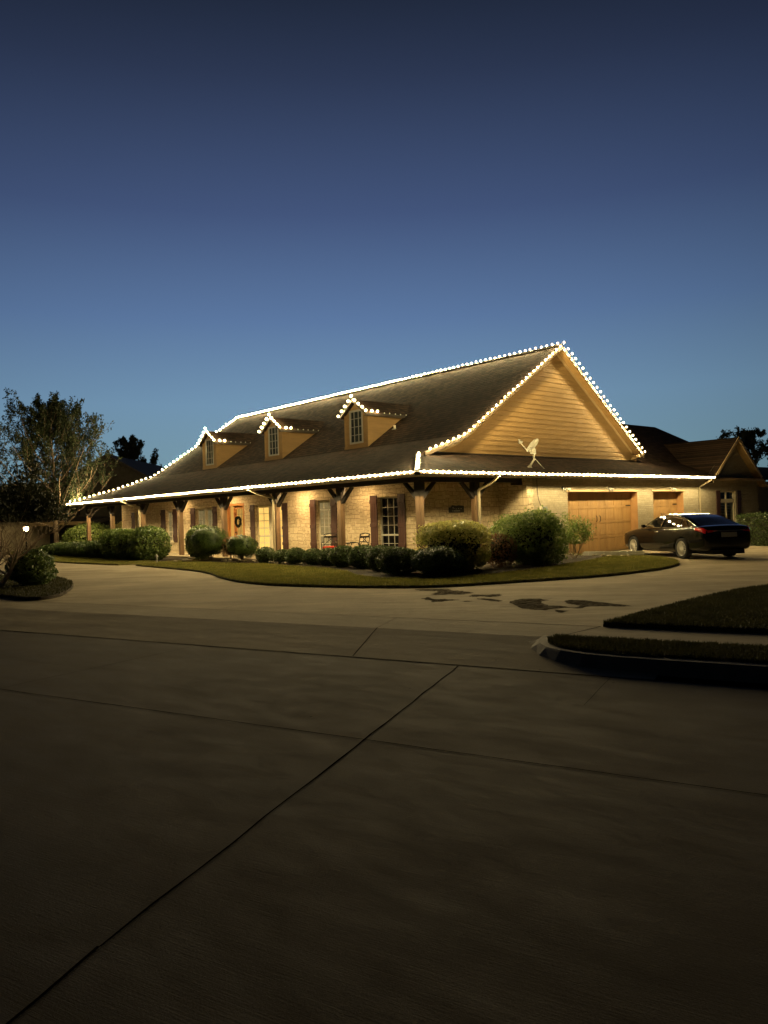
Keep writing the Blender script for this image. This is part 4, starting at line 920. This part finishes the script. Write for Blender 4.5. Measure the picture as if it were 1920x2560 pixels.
# ------------------------------------------------------------------ ladder, pipe, path light, rocks
A=Vector((.85,6.95)); B=Vector((2.72,7.95)); dd=(B-A).normalized(); an=math.atan2(dd.y,dd.x); ll=(B-A).length
t=thing('step_ladder','folded aluminium ladder lying flat on the lawn edge by the garage','ladder',(A.x,A.y,.085),an)
for z0 in (.0,.07):
    for yy in (0,.44):
        m=L(); m.box(0,ll-(.12 if z0 else 0),yy-.015,yy+.015,z0,z0+.055); m.build('rail','alu',t)
    for k in range(8):
        xx=.15+k*(ll-.3)/7; m=L(); m.tube([(xx,-.02,z0+.034),(xx,.46,z0+.034)],.016,8); m.build('rung','alu',t)
m=L(); m.box(ll-.12,ll+.06,-.03,.47,.0,.03); m.build('foot','iron',t,bevel=.01)
t=thing('cleanout_pipe','short cream pipe standing by the brick wall behind the big shrub','pipe',(.05,6.86,.05)); m=L(); m.tube([(0,0,0),(0,0,.40)],.024,10); m.build('pipe','pvc',t); m=L(); m.tube([(0,0,.40),(0,0,.44)],.034,10); m.build('cap','pvc',t)
t=thing('path_light','small white path light at the lawn edge in front of the big round shrub','path light',(-13.35,-2.05,.06)); m=L(); m.tube([(0,0,0),(0,0,.26)],.035,8); m.build('stake','white',t); m=L(); m.tube([(0,0,.24),(0,0,.32),(0,0,.35)],[.07,.05,.0],12); m.build('shade','white',t)
def rock(x,y,z,sx,sy,sz,label,sd):
    m=MB(); m.ell((0,0,0),(sx,sy,sz),10,7); rg=random.Random(sd); m.v=[(a*rg.uniform(.85,1.15),b*rg.uniform(.85,1.15),c*rg.uniform(.8,1.1)) for a,b,c in m.v]
    o=m.build('edging_rock','rock',smooth=False); o.location=(x,y,z); tag(o,label,'rock','pale edging rocks by the path')
rock(-12.45,-1.15,.13,.34,.2,.07,'flat pale rock at the path between the two tall shrubs',1)
rock(-12.3,-1.05,.22,.24,.16,.05,'smaller pale slab lying on top of the flat rock by the path',2)
rock(-12.9,-1.45,.10,.10,.08,.05,'small pale stone left of the flat rock by the path',3)
rg=random.Random(11)
for k in range(16):
    x=-11.3+k*.38+rg.uniform(-.1,.1); rock(x,-.25+rg.uniform(-.12,.25),.11,rg.uniform(.05,.12),rg.uniform(.05,.1),rg.uniform(.04,.07),'one of the small pale stones under the trimmed shrubs by the door',20+k)
for k in range(9): rock(-.25+k*.33+rg.uniform(-.06,.06)+.1,7.15-.0*k+rg.uniform(-.1,.1),.10,rg.uniform(.05,.1),rg.uniform(.05,.1),rg.uniform(.03,.06),'one of the small pale stones beside the ladder',50+k)
# ------------------------------------------------------------------ shrubs
SH=[ # x,y,w,h,mat,label,seed,kw
 (-27.7,-1.2,2.2,.72,'box','low clipped shrub at the far left end of the bed',1,{}),
 (-25.4,-.9,2.3,.76,'box','low clipped shrub second from the far left end',2,{}),
 (-23.2,-1.0,2.2,.80,'box','low clipped shrub third from the far left end',3,{}),
 (-21.2,-1.1,2.0,.85,'box','low clipped shrub just left of the tall loose hedge',4,{}),
 (-19.6,-1.1,1.7,1.38,'photinia','tall loose shrub at the left end of the leafy hedge',5,dict(lump=.16,rag=.16,size=.05,flat=.7,depth=.35)),
 (-17.7,-1.15,1.8,1.42,'photinia','tall loose shrub in the middle of the leafy hedge',6,dict(lump=.16,rag=.16,size=.05,flat=.7,depth=.35)),
 (-15.85,-1.2,1.75,1.50,'photinia','bright leafy shrub at the right end of the hedge beside the path',7,dict(lump=.18,rag=.18,size=.055,flat=.7,depth=.35)),
 (-13.3,-.1,1.25,1.50,'photinia','leafy shrub standing behind the big round one left of the door',8,dict(lump=.18,rag=.15,size=.05)),
 (-11.85,-.45,1.55,1.36,'box','big round clipped shrub left of the front door',9,dict(stems=True,lump=.22,rag=.18,size=.048,depth=.4)),
 (-10.9,.0,.8,1.0,'russet','thin russet shrub between the two round shrubs by the door',10,dict(dens=.35,rag=.3,stems=True)),
 (-9.5,-.3,1.22,1.04,'box','round clipped shrub on short stems below the lit window',11,dict(stems=True,lump=.22,rag=.18,size=.048,depth=.4)),
 (-8.05,-.2,.86,.56,'box','first small clipped ball from the left in the front row',12,dict(flat=1.,lump=.08,rag=.06)),
 (-7.15,-.05,.80,.50,'box','second small clipped ball from the left in the front row',13,dict(flat=1.,lump=.08,rag=.06)),
 (-6.15,-.15,.92,.56,'box','third small clipped ball from the left in the front row',14,dict(flat=1.,lump=.08,rag=.06)),
 (-5.10,-.15,.84,.54,'box','fourth small clipped ball from the left below the patio chairs',15,dict(flat=1.,lump=.08,rag=.06)),
 (-4.2,-.2,.86,.57,'box','fifth clipped ball from the left below the patio chairs',16,dict(flat=1.,lump=.08,rag=.06)),
 (-3.15,-.4,1.08,.66,'box','larger clipped ball in front of the porch post with the chairs',17,dict(flat=1.,lump=.08,rag=.06)),
 (-1.95,-.55,1.12,.70,'box','clipped ball below the rightmost front window',18,dict(flat=1.,lump=.08,rag=.06)),
 (-.55,-1.05,.95,.72,'box','clipped ball left of the dark pair at the corner',19,dict(flat=1.,lump=.08,rag=.06)),
 (.75,-1.5,1.25,.74,'box','low dark clipped shrub at the corner of the bed, left of its twin',20,{}),
 (1.95,-1.2,1.45,.76,'box','low dark clipped shrub at the corner of the bed, right of its twin',21,{}),
 (1.25,.15,2.15,1.42,'abelia','large yellow green shrub below the address plaque',22,dict(lump=.16,rag=.16,size=.045,dy=.9,rz=.85,flat=.62,depth=.4)),
 (1.55,1.75,1.1,1.0,'russet','thin russet tinged shrub between the two large corner shrubs',23,dict(dens=.4,rag=.3,size=.04)),
 (1.70,2.95,2.15,1.62,'myrtle','large loose dark green shrub in front of the quoined corner',24,dict(lump=.22,rag=.34,size=.045,flat=.75,depth=.5,dens=1.2)),
 (-6.05,-9.05,1.25,.95,'photinia','round leafy shrub under the small tree in the left bed',25,dict(lump=.2,rag=.2,size=.05)),
 (-30.8,1.6,3.2,1.75,'myrtle','tall green shrub seen through the left end of the porch',26,dict(rag=.2,size=.07,dens=.6)),
 (-30.6,4.4,3.4,1.75,'abelia','bright yellow shrub seen between the two left porch posts',27,dict(rag=.2,size=.07,dens=.6)),
 (-29.9,2.9,2.6,.95,'russet','low orange shrub seen between the two left porch posts',28,dict(rag=.2,size=.06,dens=.6)),
]
for x,y,w_,h_,mat,lab,sd,kw in SH: shrub('shrub',(x,y,.06),w_*(.87 if 'ball' in lab else 1),h_*(1.06 if 'ball' in lab else 1),mat,lab,sd,**kw)
# clipped hedge beyond the car
t=thing('hedge','long clipped box hedge behind the black car','hedge',(2.0,16.2,0),-.36)
rg=np.random.default_rng(9); n=26000; Lh=14.
p=rg.random((n,3))*[Lh,1.3,1.25]; f=rg.integers(0,4,n)
p[f==0,1]=rg.normal(0,.03,(f==0).sum()); p[f==1,2]=1.22+rg.normal(0,.035,(f==1).sum()); p[f==2,1]=rg.normal(0,.03,(f==2).sum()); k3=(f==3)&(rg.random(n)<.4); p[k3,0]=rg.normal(0,.03,k3.sum())
p[:,2]+=.04*np.sin(p[:,0]*2.3)*(p[:,2]>.8)
cb=MB(); cb.box(.06,Lh,.06,1.26,0,1.15)
leaf_obj('foliage',p,None,.035,'box',t,seed=9,extra=cb)
# ------------------------------------------------------------------ trees
def tree(name,label,loc,seed,trunks,leafmat,leafsize,kw_min=0,group=None,**kw):
    t=thing(name,label,'tree',loc,0,group); rg=random.Random(seed); m=L(); lv=[]
    for (d,length,r,depth,k2) in trunks:
        k3=dict(kw); k3.update(k2); grow(m,lv,Vector((rg.uniform(-.05,.05),rg.uniform(-.05,.05),-.05)),Vector(d),length,r,depth,rg,**k3)
    lv=[q for q in lv if q[2]>kw_min]
    m.build('trunk','bark' if name!='crepe_myrtle' else 'barkp',t,recalc=False,smooth=True)
    leaf_obj('crown',np.array(lv),None,leafsize,leafmat,t,seed=seed,aspect=.4,droop=.6)
    return t
# big open tree at the left end of the house: one leader with upswept limbs
def leader_tree(label,loc,H_,spread,seed,leafmat='treeleaf',first=.22,nl=34,lf=16,lsz=.075,shape=1.0):
    t=thing('tree',label,'tree',loc); rg=random.Random(seed); m=L(); lv=[]
    pts=[Vector((rg.gauss(0,.05)*i*.3,rg.gauss(0,.05)*i*.3,H_*i/10)) for i in range(11)]
    m.tube(pts,[.17*(1-i/10.6)*H_/9+.01 for i in range(11)],8,cap=False)
    for k in range(nl):
        u=first+(1-first)*(k/nl)**.9; i=min(9,int(u*10)); p=pts[i].lerp(pts[i+1],u*10-i)
        a=k*2.4+rg.uniform(-.4,.4); ln=spread*(1-u)**.75*rg.uniform(.75,1.15)*shape+.35
        d=Vector((math.cos(a),math.sin(a),.22+.75*u)).normalized()
        grow(m,lv,p,d,ln,.05*(1-u)+.018,2,rg,spread=.5,up=.32,segs=5,leafn=lf,leafr=.17,childs=(3,4),shrink=.45,minr=.008)
    m.build('trunk','bark',t,recalc=False,smooth=True)
    leaf_obj('crown',np.array(lv),None,lsz,leafmat,t,seed=seed,aspect=.35,droop=.5)
leader_tree('tall feathery tree with upswept limbs left of the house',(-32.5,.2,0),8.6,5.4,3,nl=64,lf=38,lsz=.09,first=.15,shape=1.15)
leader_tree('dark tall tree cut by the left edge of the picture',(-51.0,-1.4,0),11.2,5.0,12,'dkleaf',nl=40,lf=34,lsz=.11)
leader_tree('dark round tree rising behind the left end of the roof',(-60,16.6,.5),9.3,5.4,5,'dkleaf',first=.35,nl=30,lf=30,lsz=.15,shape=1.)
leader_tree('dark tree beyond the right wing at the right edge',(-10.6,47.5,0),7.0,4.6,6,'dkleaf',nl=24,lf=26,lsz=.13)
leader_tree('second dark tree beyond the right wing, farther right',(-7.5,50.5,0),8.4,4.6,8,'dkleaf',nl=24,lf=26,lsz=.13)
leader_tree('low dark tree farthest right behind the wing',(-3.6,45.5,0),6.6,4.2,9,'dkleaf',nl=24,lf=26,lsz=.13)
tree('crepe_myrtle','multi stemmed crepe myrtle with a dense dark crown in the left bed',(-5.95,-9.9,.07),21,
  [((.05,.1,1),1.75,.060,3,{}),((-.1,-.5,1),1.7,.035,3,{}),((.35,.3,1),1.75,.035,3,{}),((.45,.5,1),1.8,.062,3,{}),((-.5,-.35,1),1.8,.062,3,{}),((.3,-.35,1),1.7,.052,3,{}),((-.25,.45,1),1.8,.052,3,{})],'dkleaf',.06,kw_min=1.78,spread=.5,up=.12,segs=4,leafn=72,leafr=.36,childs=(3,5),shrink=.54)
tree('crepe_myrtle','slender multi stemmed crepe myrtle in front of the double garage door',(1.3,5.85,.06),33,
  [((.05,.05,1),.95,.016,2,{}),((.25,.3,1),.95,.015,2,{}),((-.3,-.3,1),1.0,.014,2,{}),((.1,-.2,1),.9,.015,2,{}),((-.1,.35,1),.95,.014,2,{}),((-.45,-.5,1),.9,.010,2,{}),((.35,.45,1),.8,.010,2,{})],'myrtle',.038,kw_min=.5,spread=.42,up=.22,segs=4,leafn=44,leafr=.19,childs=(2,4),shrink=.48,minr=.004)
# ------------------------------------------------------------------ neighbours
def nb_house(name,label,c,hw,eave,peak,depth,ang=.853):
    """gable house whose gable end faces the road; c = centre of the gable foot"""
    t=thing(name,label,'house',c,0); Rv=Vector((.657,.753,0)); Fv=Vector((-.753,.658,0))
    P=lambda a,b,z: tuple(Rv*a+Fv*b+Vector((0,0,z)))
    m=L(); m.add([P(-hw+.5,0,-.2),P(hw-.5,0,-.2),P(hw-.5,0,eave),P(0,0,peak-.25),P(-hw+.5,0,eave)],[(0,1,2,3,4)]); m.add([P(-hw+.5,0,-.2),P(-hw+.5,depth,-.2),P(-hw+.5,depth,eave),P(-hw+.5,0,eave)],[(0,1,2,3)]); m.build('wall','nbwall',t,recalc=False)
    m=L(); m.slab([P(-hw,-.4,eave),P(0,-.4,peak),P(0,depth,peak),P(-hw,depth,eave)],.2); m.slab([P(0,-.4,peak),P(hw,-.4,eave),P(hw,depth,eave),P(0,depth,peak)],.2); m.build('roof','nbroof',t)
    return t,P
t1,P1=nb_house('neighbour_house','dark gabled neighbour house behind the tall feathery tree',(-43.1,7.7,0),7.6,2.9,7.24,14)
m=L(); m.slab([P1(-6.6,-5.,2.0),P1(.5,-5.,2.0),P1(.5,-.2,2.35),P1(-6.6,-.2,2.35)],.25); m.build('patio_roof','nbroof',t1)
m=L(); m.add([P1(-6.7,-5.03,1.75),P1(.5,-5.03,1.75),P1(.5,-5.03,2.0),P1(-6.7,-5.03,2.0)],[(0,1,2,3)]); m.build('patio_fascia','trim',t1,recalc=False)
for a in (-6.3,0.2):
    m=L(); q0=Vector(P1(a,-4.9,0)); m.box(q0.x-.1,q0.x+.1,q0.y-.1,q0.y+.1,-.1,1.8); m.build('patio_post','beam',t1)
t2=thing('neighbour_garage','low neighbour building with a lit pale wall at the far left','house',(-39.6,-1.6,0))
Rv=Vector((.657,.753,0)); Fv=Vector((-.753,.658,0)); P=lambda a,b,z: tuple(Rv*a+Fv*b+Vector((0,0,z)))
m=L(); m.add([P(-6,0,-.2),P(.3,0,-.2),P(.3,0,2.75),P(-6,0,2.75)],[(0,1,2,3)]); m.add([P(.3,0,-.2),P(.3,8,-.2),P(.3,8,2.75),P(.3,0,2.75)],[(0,1,2,3)]); m.build('wall','nbpale',t2,recalc=False)
m=L(); m.slab([P(-7,-.6,2.7),P(2.4,-.6,2.7),P(2.4,4.6,4.9),P(-1.2,4.6,4.9)],.18); m.slab([P(-7,-.6,2.7),P(-1.2,4.6,4.9),P(-1.2,5,4.9),P(-7,9,2.7)],.18); m.slab([P(2.4,-.6,2.7),P(2.4,4.6,4.9),P(2.4,9,2.7)],.18); m.build('roof','nbroof',t2)
m=L(); q0=Vector(P(.27,-.1,0)); m.tube([(q0.x,q0.y,2.5),(q0.x,q0.y,.6),(q0.x+.1,q0.y+.1,.35),(q0.x+.25,q0.y+.25,0)],.07,8); m.build('downspout','gutter',t2)
t=thing('lamp_post','lit lantern on a post among the leaves at the far left','lamp post',(-34.2,-1.05,0))
m=L(); m.tube([(0,0,0),(0,0,1.45)],[.05,.035],10); m.build('post','iron',t)
m=L(); m.ell((0,0,1.60),(.15,.15,.16),14,10); m.build('glow_globe','lamp',t,smooth=True)
m=L(); m.tube([(0,0,1.72),(0,0,1.80),(0,0,1.86)],[.17,.12,.0],12); m.build('cap','beam',t)
# ------------------------------------------------------------------ grass blades
def inpoly(x,y,poly):
    c=np.zeros(len(x),bool); n=len(poly)
    for i in range(n):
        x0,y0=poly[i]; x1,y1=poly[(i+1)%n]
        if y0==y1: continue
        k=((y0>y)!=(y1>y))&(x<(x1-x0)*(y-y0)/(y1-y0)+x0); c^=k
    return c
def blades(poly,z,n,bb,seed,h=.045,mat='grass',excl=None,label='short turf'):
    rg=np.random.default_rng(seed); x=rg.uniform(bb[0],bb[1],n); y=rg.uniform(bb[2],bb[3],n); k=inpoly(x,y,poly)
    if excl: k&=~inpoly(x,y,excl)
    x=x[k]; y=y[k]; n=len(x); a=rg.uniform(0,2*PI,n); hh=h*rg.uniform(.5,1.4,n); w_=.010; lx=rg.normal(0,.018,n); ly=rg.normal(0,.018,n)
    v=np.stack([np.stack([x-np.cos(a)*w_,y-np.sin(a)*w_,np.full(n,z-.004)],1),np.stack([x+np.cos(a)*w_,y+np.sin(a)*w_,np.full(n,z-.004)],1),np.stack([x+lx,y+ly,z+hh],1)],1).reshape(-1,3)
    me=bpy.data.meshes.new('grass'); me.from_pydata(v.tolist(),[],np.arange(3*n).reshape(-1,3).tolist()); me.materials.append(mt[mat]); me.update()
    o=bpy.data.objects.new('grass',me); C.objects.link(o); o['kind']='stuff'; o['label']=label
MBED=[(-12.95,.24),(-12.8,-.85),(-10.5,-.9),(-8.6,-.6),(-7.2,-.45),(-5.8,-.75),(-4.2,-.8),(-3.0,-1.0),(-1.7,-1.4),(-.3,-2.2),(1.2,-2.6),(2.6,-2.1),(3.0,-.4),(2.9,2.2),(2.5,4.2),(2.0,6.1),(1.6,7.3),(-.55,7.6),(-.55,.2)]
blades(LM,.06,300000,(-13.3,5.8,-5.1,8.1),1,excl=MBED,label='short green and straw coloured turf of the main front lawn')
blades(LL,.06,60000,(-32,-14,-4,-1.6),2,label='strip of turf along the left flower bed')
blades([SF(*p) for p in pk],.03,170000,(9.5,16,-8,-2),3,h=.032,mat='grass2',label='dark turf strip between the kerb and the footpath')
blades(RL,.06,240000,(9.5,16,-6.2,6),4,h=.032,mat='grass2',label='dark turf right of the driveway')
blades(BL,.08,30000,(-12,-2,-12,-7),5,h=.04,mat='grass2',label='fallen leaves and litter in the left planting bed')
# ------------------------------------------------------------------ car
car=thing('parked_car','shiny black sedan parked in front of the garage doors','car',(4.1+.481*.81,7.75+.877*.81,0),2.64)
BX=[-1.12,-1.08,-.98,-.75,-.40,0.,.45,1.0,1.6,2.2,2.6,2.95,3.3,3.6,3.78,3.86]
BT=[.80,.98,1.045,1.065,1.06,1.03,1.0,.985,.975,.98,.965,.93,.885,.82,.74,.64]
BB=[.42,.30,.26,.24,.22,.20,.19,.18,.18,.19,.20,.21,.22,.23,.25,.32]
BW=[.70,.82,.87,.905,.92,.925,.925,.92,.92,.925,.925,.915,.89,.83,.74,.60]
def sec(i):
    zt,zb,w_=BT[i],BB[i],BW[i]; h=zt-zb
    return [(0,zb),(w_*.80,zb),(w_*.955,zb+.06),(w_*.985,zb+h*.32),(w_,zb+h*.58),(w_*.985,zb+h*.74),(w_*.962,zt-.075),(w_*.90,zt-.018),(w_*.62,zt+.004),(0,zt+.018)]
bm=bmesh.new(); rows=[]
for i,x in enumerate(BX):
    s_=sec(i); rows.append([bm.verts.new((x,y,z)) for y,z in s_]+[bm.verts.new((x,-y,z)) for y,z in s_[-2:0:-1]])
n=len(rows[0])
for i in range(len(rows)-1):
    for k in range(n): bm.faces.new((rows[i][k],rows[i][(k+1)%n],rows[i+1][(k+1)%n],rows[i+1][k]))
for r_ in (rows[0],rows[-1]):
    for a in range(9): 
        if a==0: bm.faces.new((r_[0],r_[1],r_[-1]))
        elif a==8: bm.faces.new((r_[8],r_[9],r_[10]))
        else: bm.faces.new((r_[a],r_[a+1],r_[n-a-1],r_[n-a]))
bmesh.ops.recalc_face_normals(bm,faces=bm.faces)
def bake(bm,name,sub=2,cut=None,mat='paint'):
    me=bpy.data.meshes.new(name+'_t'); bm.to_mesh(me); bm.free(); o=bpy.data.objects.new(name+'_t',me); C.objects.link(o)
    s1=o.modifiers.new('s','SUBSURF'); s1.levels=sub
    tmp=[o]
    if cut:
        for c in cut:
            cb=bmesh.new(); bmesh.ops.create_cone(cb,cap_ends=True,segments=40,radius1=c[3],radius2=c[3],depth=.5,matrix=Matrix.Translation((c[0],c[1],c[2]))@Matrix.Rotation(PI/2,4,'X'))
            cm=bpy.data.meshes.new('cut'); cb.to_mesh(cm); cb.free(); c_=bpy.data.objects.new('cut',cm); C.objects.link(c_); tmp.append(c_)
            b_=o.modifiers.new('b','BOOLEAN'); b_.operation='DIFFERENCE'; b_.object=c_; b_.solver='EXACT'
    dg=bpy.context.evaluated_depsgraph_get(); r=bpy.data.meshes.new_from_object(o.evaluated_get(dg)); r.name=name
    for q_ in tmp: bpy.data.objects.remove(q_)
    r.materials.clear(); r.materials.append(mt[mat]); r.polygons.foreach_set('use_smooth',[True]*len(r.polygons))
    return r
body=bake(bm,'body',2,[(0,.86,.335,.385),(0,-.86,.335,.385),(2.87,.86,.335,.385),(2.87,-.86,.335,.385)])
ob=bpy.data.objects.new('body',body); C.objects.link(ob); ob.parent=car
def gz(x):
    P=[(-.78,1.045),(-.45,1.17),(-.1,1.30),(.3,1.395),(.7,1.435),(1.1,1.445),(1.45,1.42),(1.75,1.34),(2.1,1.17),(2.50,.965)]
    for (a,b),(c,d) in zip(P,P[1:]):
        if a<=x<=c:
            t=(x-a)/(c-a); return b+(d-b)*t
    return P[0][1] if x<P[0][0] else P[-1][1]
def gh(x,t,off=0):
    """greenhouse side surface: t=0 belt, 1 roof rail"""
    zb=.965+.03*max(0,min(1,(1.2-x)/1.6)); zt=gz(x)-.045; zt=max(zt,zb+.01)
    yb=.86-.05*max(0,(x-1.6))-.06*max(0,-x); yt=yb-(zt-zb)*.52-.02; u=t
    return (x,yb+(yt-yb)*(u**1.12)+off,zb+(zt-zb)*u)
bm=bmesh.new(); rows=[]
GX=[-.80,-.6,-.35,-.1,.3,.7,1.1,1.45,1.75,2.1,2.48]
for x in GX:
    L_=[gh(x,0),gh(x,.5),gh(x,1.)]; yt=L_[2][1]; L_+= [(x,yt-.06,gz(x)-.008),(x,yt*.5,gz(x)+.006)]
    c_=(x,0,gz(x)+.012)
    rows.append([bm.verts.new(p) for p in [(x,L_[0][1],.90)]+L_]+[bm.verts.new(c_)]+[bm.verts.new((p[0],-p[1],p[2])) for p in reversed([(x,L_[0][1],.90)]+L_)])
for i in range(len(rows)-1):
    for k in range(len(rows[0])-1): bm.faces.new((rows[i][k],rows[i][k+1],rows[i+1][k+1],rows[i+1][k]))
bmesh.ops.recalc_face_normals(bm,faces=bm.faces)
gm=bake(bm,'roof',1); o=bpy.data.objects.new('roof',gm); C.objects.link(o); o.parent=car
def side_glass(xa,xb,s,name,slope_a=0,slope_b=0):
    m=L(); nx,nt_=14,6; vs=[]
    for j in range(nt_+1):
        t=.06+.80*j/nt_
        for i in range(nx+1):
            u=i/nx; x=(xa+slope_a*t)*(1-u)+(xb+slope_b*t)*u; p=gh(x,t,.010); vs.append((p[0],s*p[1],p[2]))
    m.add(vs,[(j*(nx+1)+i,j*(nx+1)+i+1,(j+1)*(nx+1)+i+1,(j+1)*(nx+1)+i) for j in range(nt_) for i in range(nx)])
    g=m.build(name,'carglass',car,smooth=True)
    edge=[vs[i] for i in range(nx+1)]+[vs[(j)*(nx+1)+nx] for j in range(nt_+1)]+[vs[nt_*(nx+1)+i] for i in reversed(range(nx+1))]+[vs[j*(nx+1)] for j in reversed(range(nt_+1))]
    m=L(); m.tube([(a,b+s*.004,c) for a,b,c in edge],.009,5,cap=False); m.build('chrome_trim','chrome',g)
for s in (1,-1):
    side_glass(1.18,2.22,s,'front_side_window',0,-.42); side_glass(.12,1.10,s,'rear_side_window',.05,0); side_glass(-.42,.04,s,'quarter_window',.42,.05)
m=L(); vs=[]; 
for i in range(9):
    x=-.70+.95*i/8; yt=gh(x,1.)[1]-.10
    for j in range(9): y=yt*(j/4-1); vs.append((x,y,gz(x)+.012-.018*abs(j/4-1)))
m.add(vs,[(i*9+j,i*9+j+1,(i+1)*9+j+1,(i+1)*9+j) for i in range(8) for j in range(8)]); m.build('rear_window','carglass',car,smooth=True)
m=L(); vs=[]
for i in range(7):
    x=1.72+.72*i/6; yt=gh(x,1.)[1]-.05
    for j in range(9): y=yt*(j/4-1); vs.append((x,y,gz(x)+.012-.018*abs(j/4-1)))
m.add(vs,[(i*9+j,i*9+j+1,(i+1)*9+j+1,(i+1)*9+j) for i in range(6) for j in range(8)]); m.build('windshield','carglass',car,smooth=True)
def bside(x,f,off=.0):
    """point on the body side at section fraction (interpolated)"""
    i=max(k for k in range(len(BX)) if BX[k]<=x); i=min(i,len(BX)-2); t=(x-BX[i])/(BX[i+1]-BX[i])
    a=sec(i); b=sec(i+1); k=int(f); u=f-k
    g=lambda q,kk:(q[kk][0]*(1-u)+q[kk+1][0]*u,q[kk][1]*(1-u)+q[kk+1][1]*u)
    pa,pb=g(a,k),g(b,k); return (x,pa[0]*(1-t)+pb[0]*t+off,pa[1]*(1-t)+pb[1]*t)
for s in (1,-1):
    m=L(); vs=[]
    for i in range(9):
        x=-1.085+.40*i/8
        for j,f in enumerate((5.0-.0*i,5.5,6.0,6.6)):
            f2=5.15+(f-5.0)*(1-.55*i/8)+.35*i/8; p=bside(x,min(f2,6.7),.006); vs.append((p[0]-.012*(i==0),s*p[1],p[2]))
    m.add(vs,[(i*4+j,i*4+j+1,(i+1)*4+j+1,(i+1)*4+j) for i in range(8) for j in range(3)])
    vs=[]
    for j in range(5): 
        y=s*(.74-.09*j)
        for z in (.84+.012*j,.92-.0*j): vs.append((-1.112-.004*j,y,z))
    m.add(vs,[(2*j,2*j+1,2*j+3,2*j+2) for j in range(4)])
    m.build('tail_light','tail',car,smooth=True)
    m=L(); m.tube([bside(x,6.85,.004) if s==1 else (x,-bside(x,6.85,.004)[1],bside(x,6.85)[2]) for x in np.linspace(-.3,2.4,24)],.008,5,cap=False); m.build('belt_trim','chrome',car)
    m=L(); m.box(2.04,2.14,min(s*.90,s*1.02),max(s*.90,s*1.02),1.0,1.09); m.box(2.06,2.12,min(s*.84,s*.92),max(s*.84,s*.92),1.0,1.04); m.build('wing_mirror','paint',car,bevel=.03)
    for x in (1.30,.22):
        p=bside(x,5.6,.012); m=L(); m.tube([(x,s*p[1],p[2]),(x+.10,s*(p[1]+.016),p[2]),(x+.20,s*p[1],p[2])],.011,6); m.build('door_handle','chrome',car)
    m=L(); vs=[]
    for i in range(6):
        x=3.45+.36*i/5
        for f in (5.6,6.3): p=bside(x,f,.006); vs.append((x,s*p[1],p[2]))
    m.add(vs,[(2*i,2*i+1,2*i+3,2*i+2) for i in range(5)]); m.build('headlight','carglass',car)
m=L(); m.box(-1.150,-1.128,-.27,.27,.70,.84); m.build('number_plate','plate',car,bevel=.004)
m=L(); m.box(-1.135,-1.125,-.55,.55,.885,.905); m.build('boot_trim','chrome',car)
m=L(); m.box(-1.09,3.7,-.80,.80,.17,.30); m.v=[(x,y*(.7 if x<0 or x>3 else 1),z) for x,y,z in m.v]; m.build('underbody','tyre',car)
def wheel(x,y,s):

    m=L(); prof=[(.225,.085),(.25,.105),(.30,.110),(.328,.095),(.335,.06),(.335,-.06),(.328,-.095),(.30,-.11),(.25,-.105),(.225,-.085)]; n=48
    vs=[(x+r*math.cos(2*PI*k/n),y+s*h,.335+r*math.sin(2*PI*k/n)) for k in range(n) for r,h in prof]; q=len(prof)
    m.add(vs,[(k*q+i,k*q+i+1,((k+1)%n)*q+i+1,((k+1)%n)*q+i) for k in range(n) for i in range(q-1)])
    wo=m.build('wheel','tyre',car,smooth=True)
    m=L(); cy=y+s*.07
    def P_(r,a,d=0): return (x+r*math.cos(a),cy+s*d,.335+r*math.sin(a))
    n=48
    m.add([P_(r,2*PI*k/n,d) for k in range(n) for r,d in ((.238,.02),(.228,.03),(.215,.015),(.212,-.1))],[(k*4+i,k*4+i+1,((k+1)%n)*4+i+1,((k+1)%n)*4+i) for k in range(n) for i in range(3)])
    for k in range(20):
        a=2*PI*k/20+(.10 if k%2 else -.10); m.bar(P_(.045,a,.012),P_(.222,2*PI*k/20+(.0 if k%2 else -.0),.012),.010,.018,up=(0,1,0))
    m.tube([P_(0,0,-.02),P_(0,0,.018)],.055,20)
    m.build('rim','rim',wo)
    m=L(); m.tube([P_(0,0,-.13),P_(0,0,-.09)],.20,32); m.build('brake_disc','tyre',wo)
for x in (0,2.87):
    for s in (1,-1): wheel(x,s*.815,s)
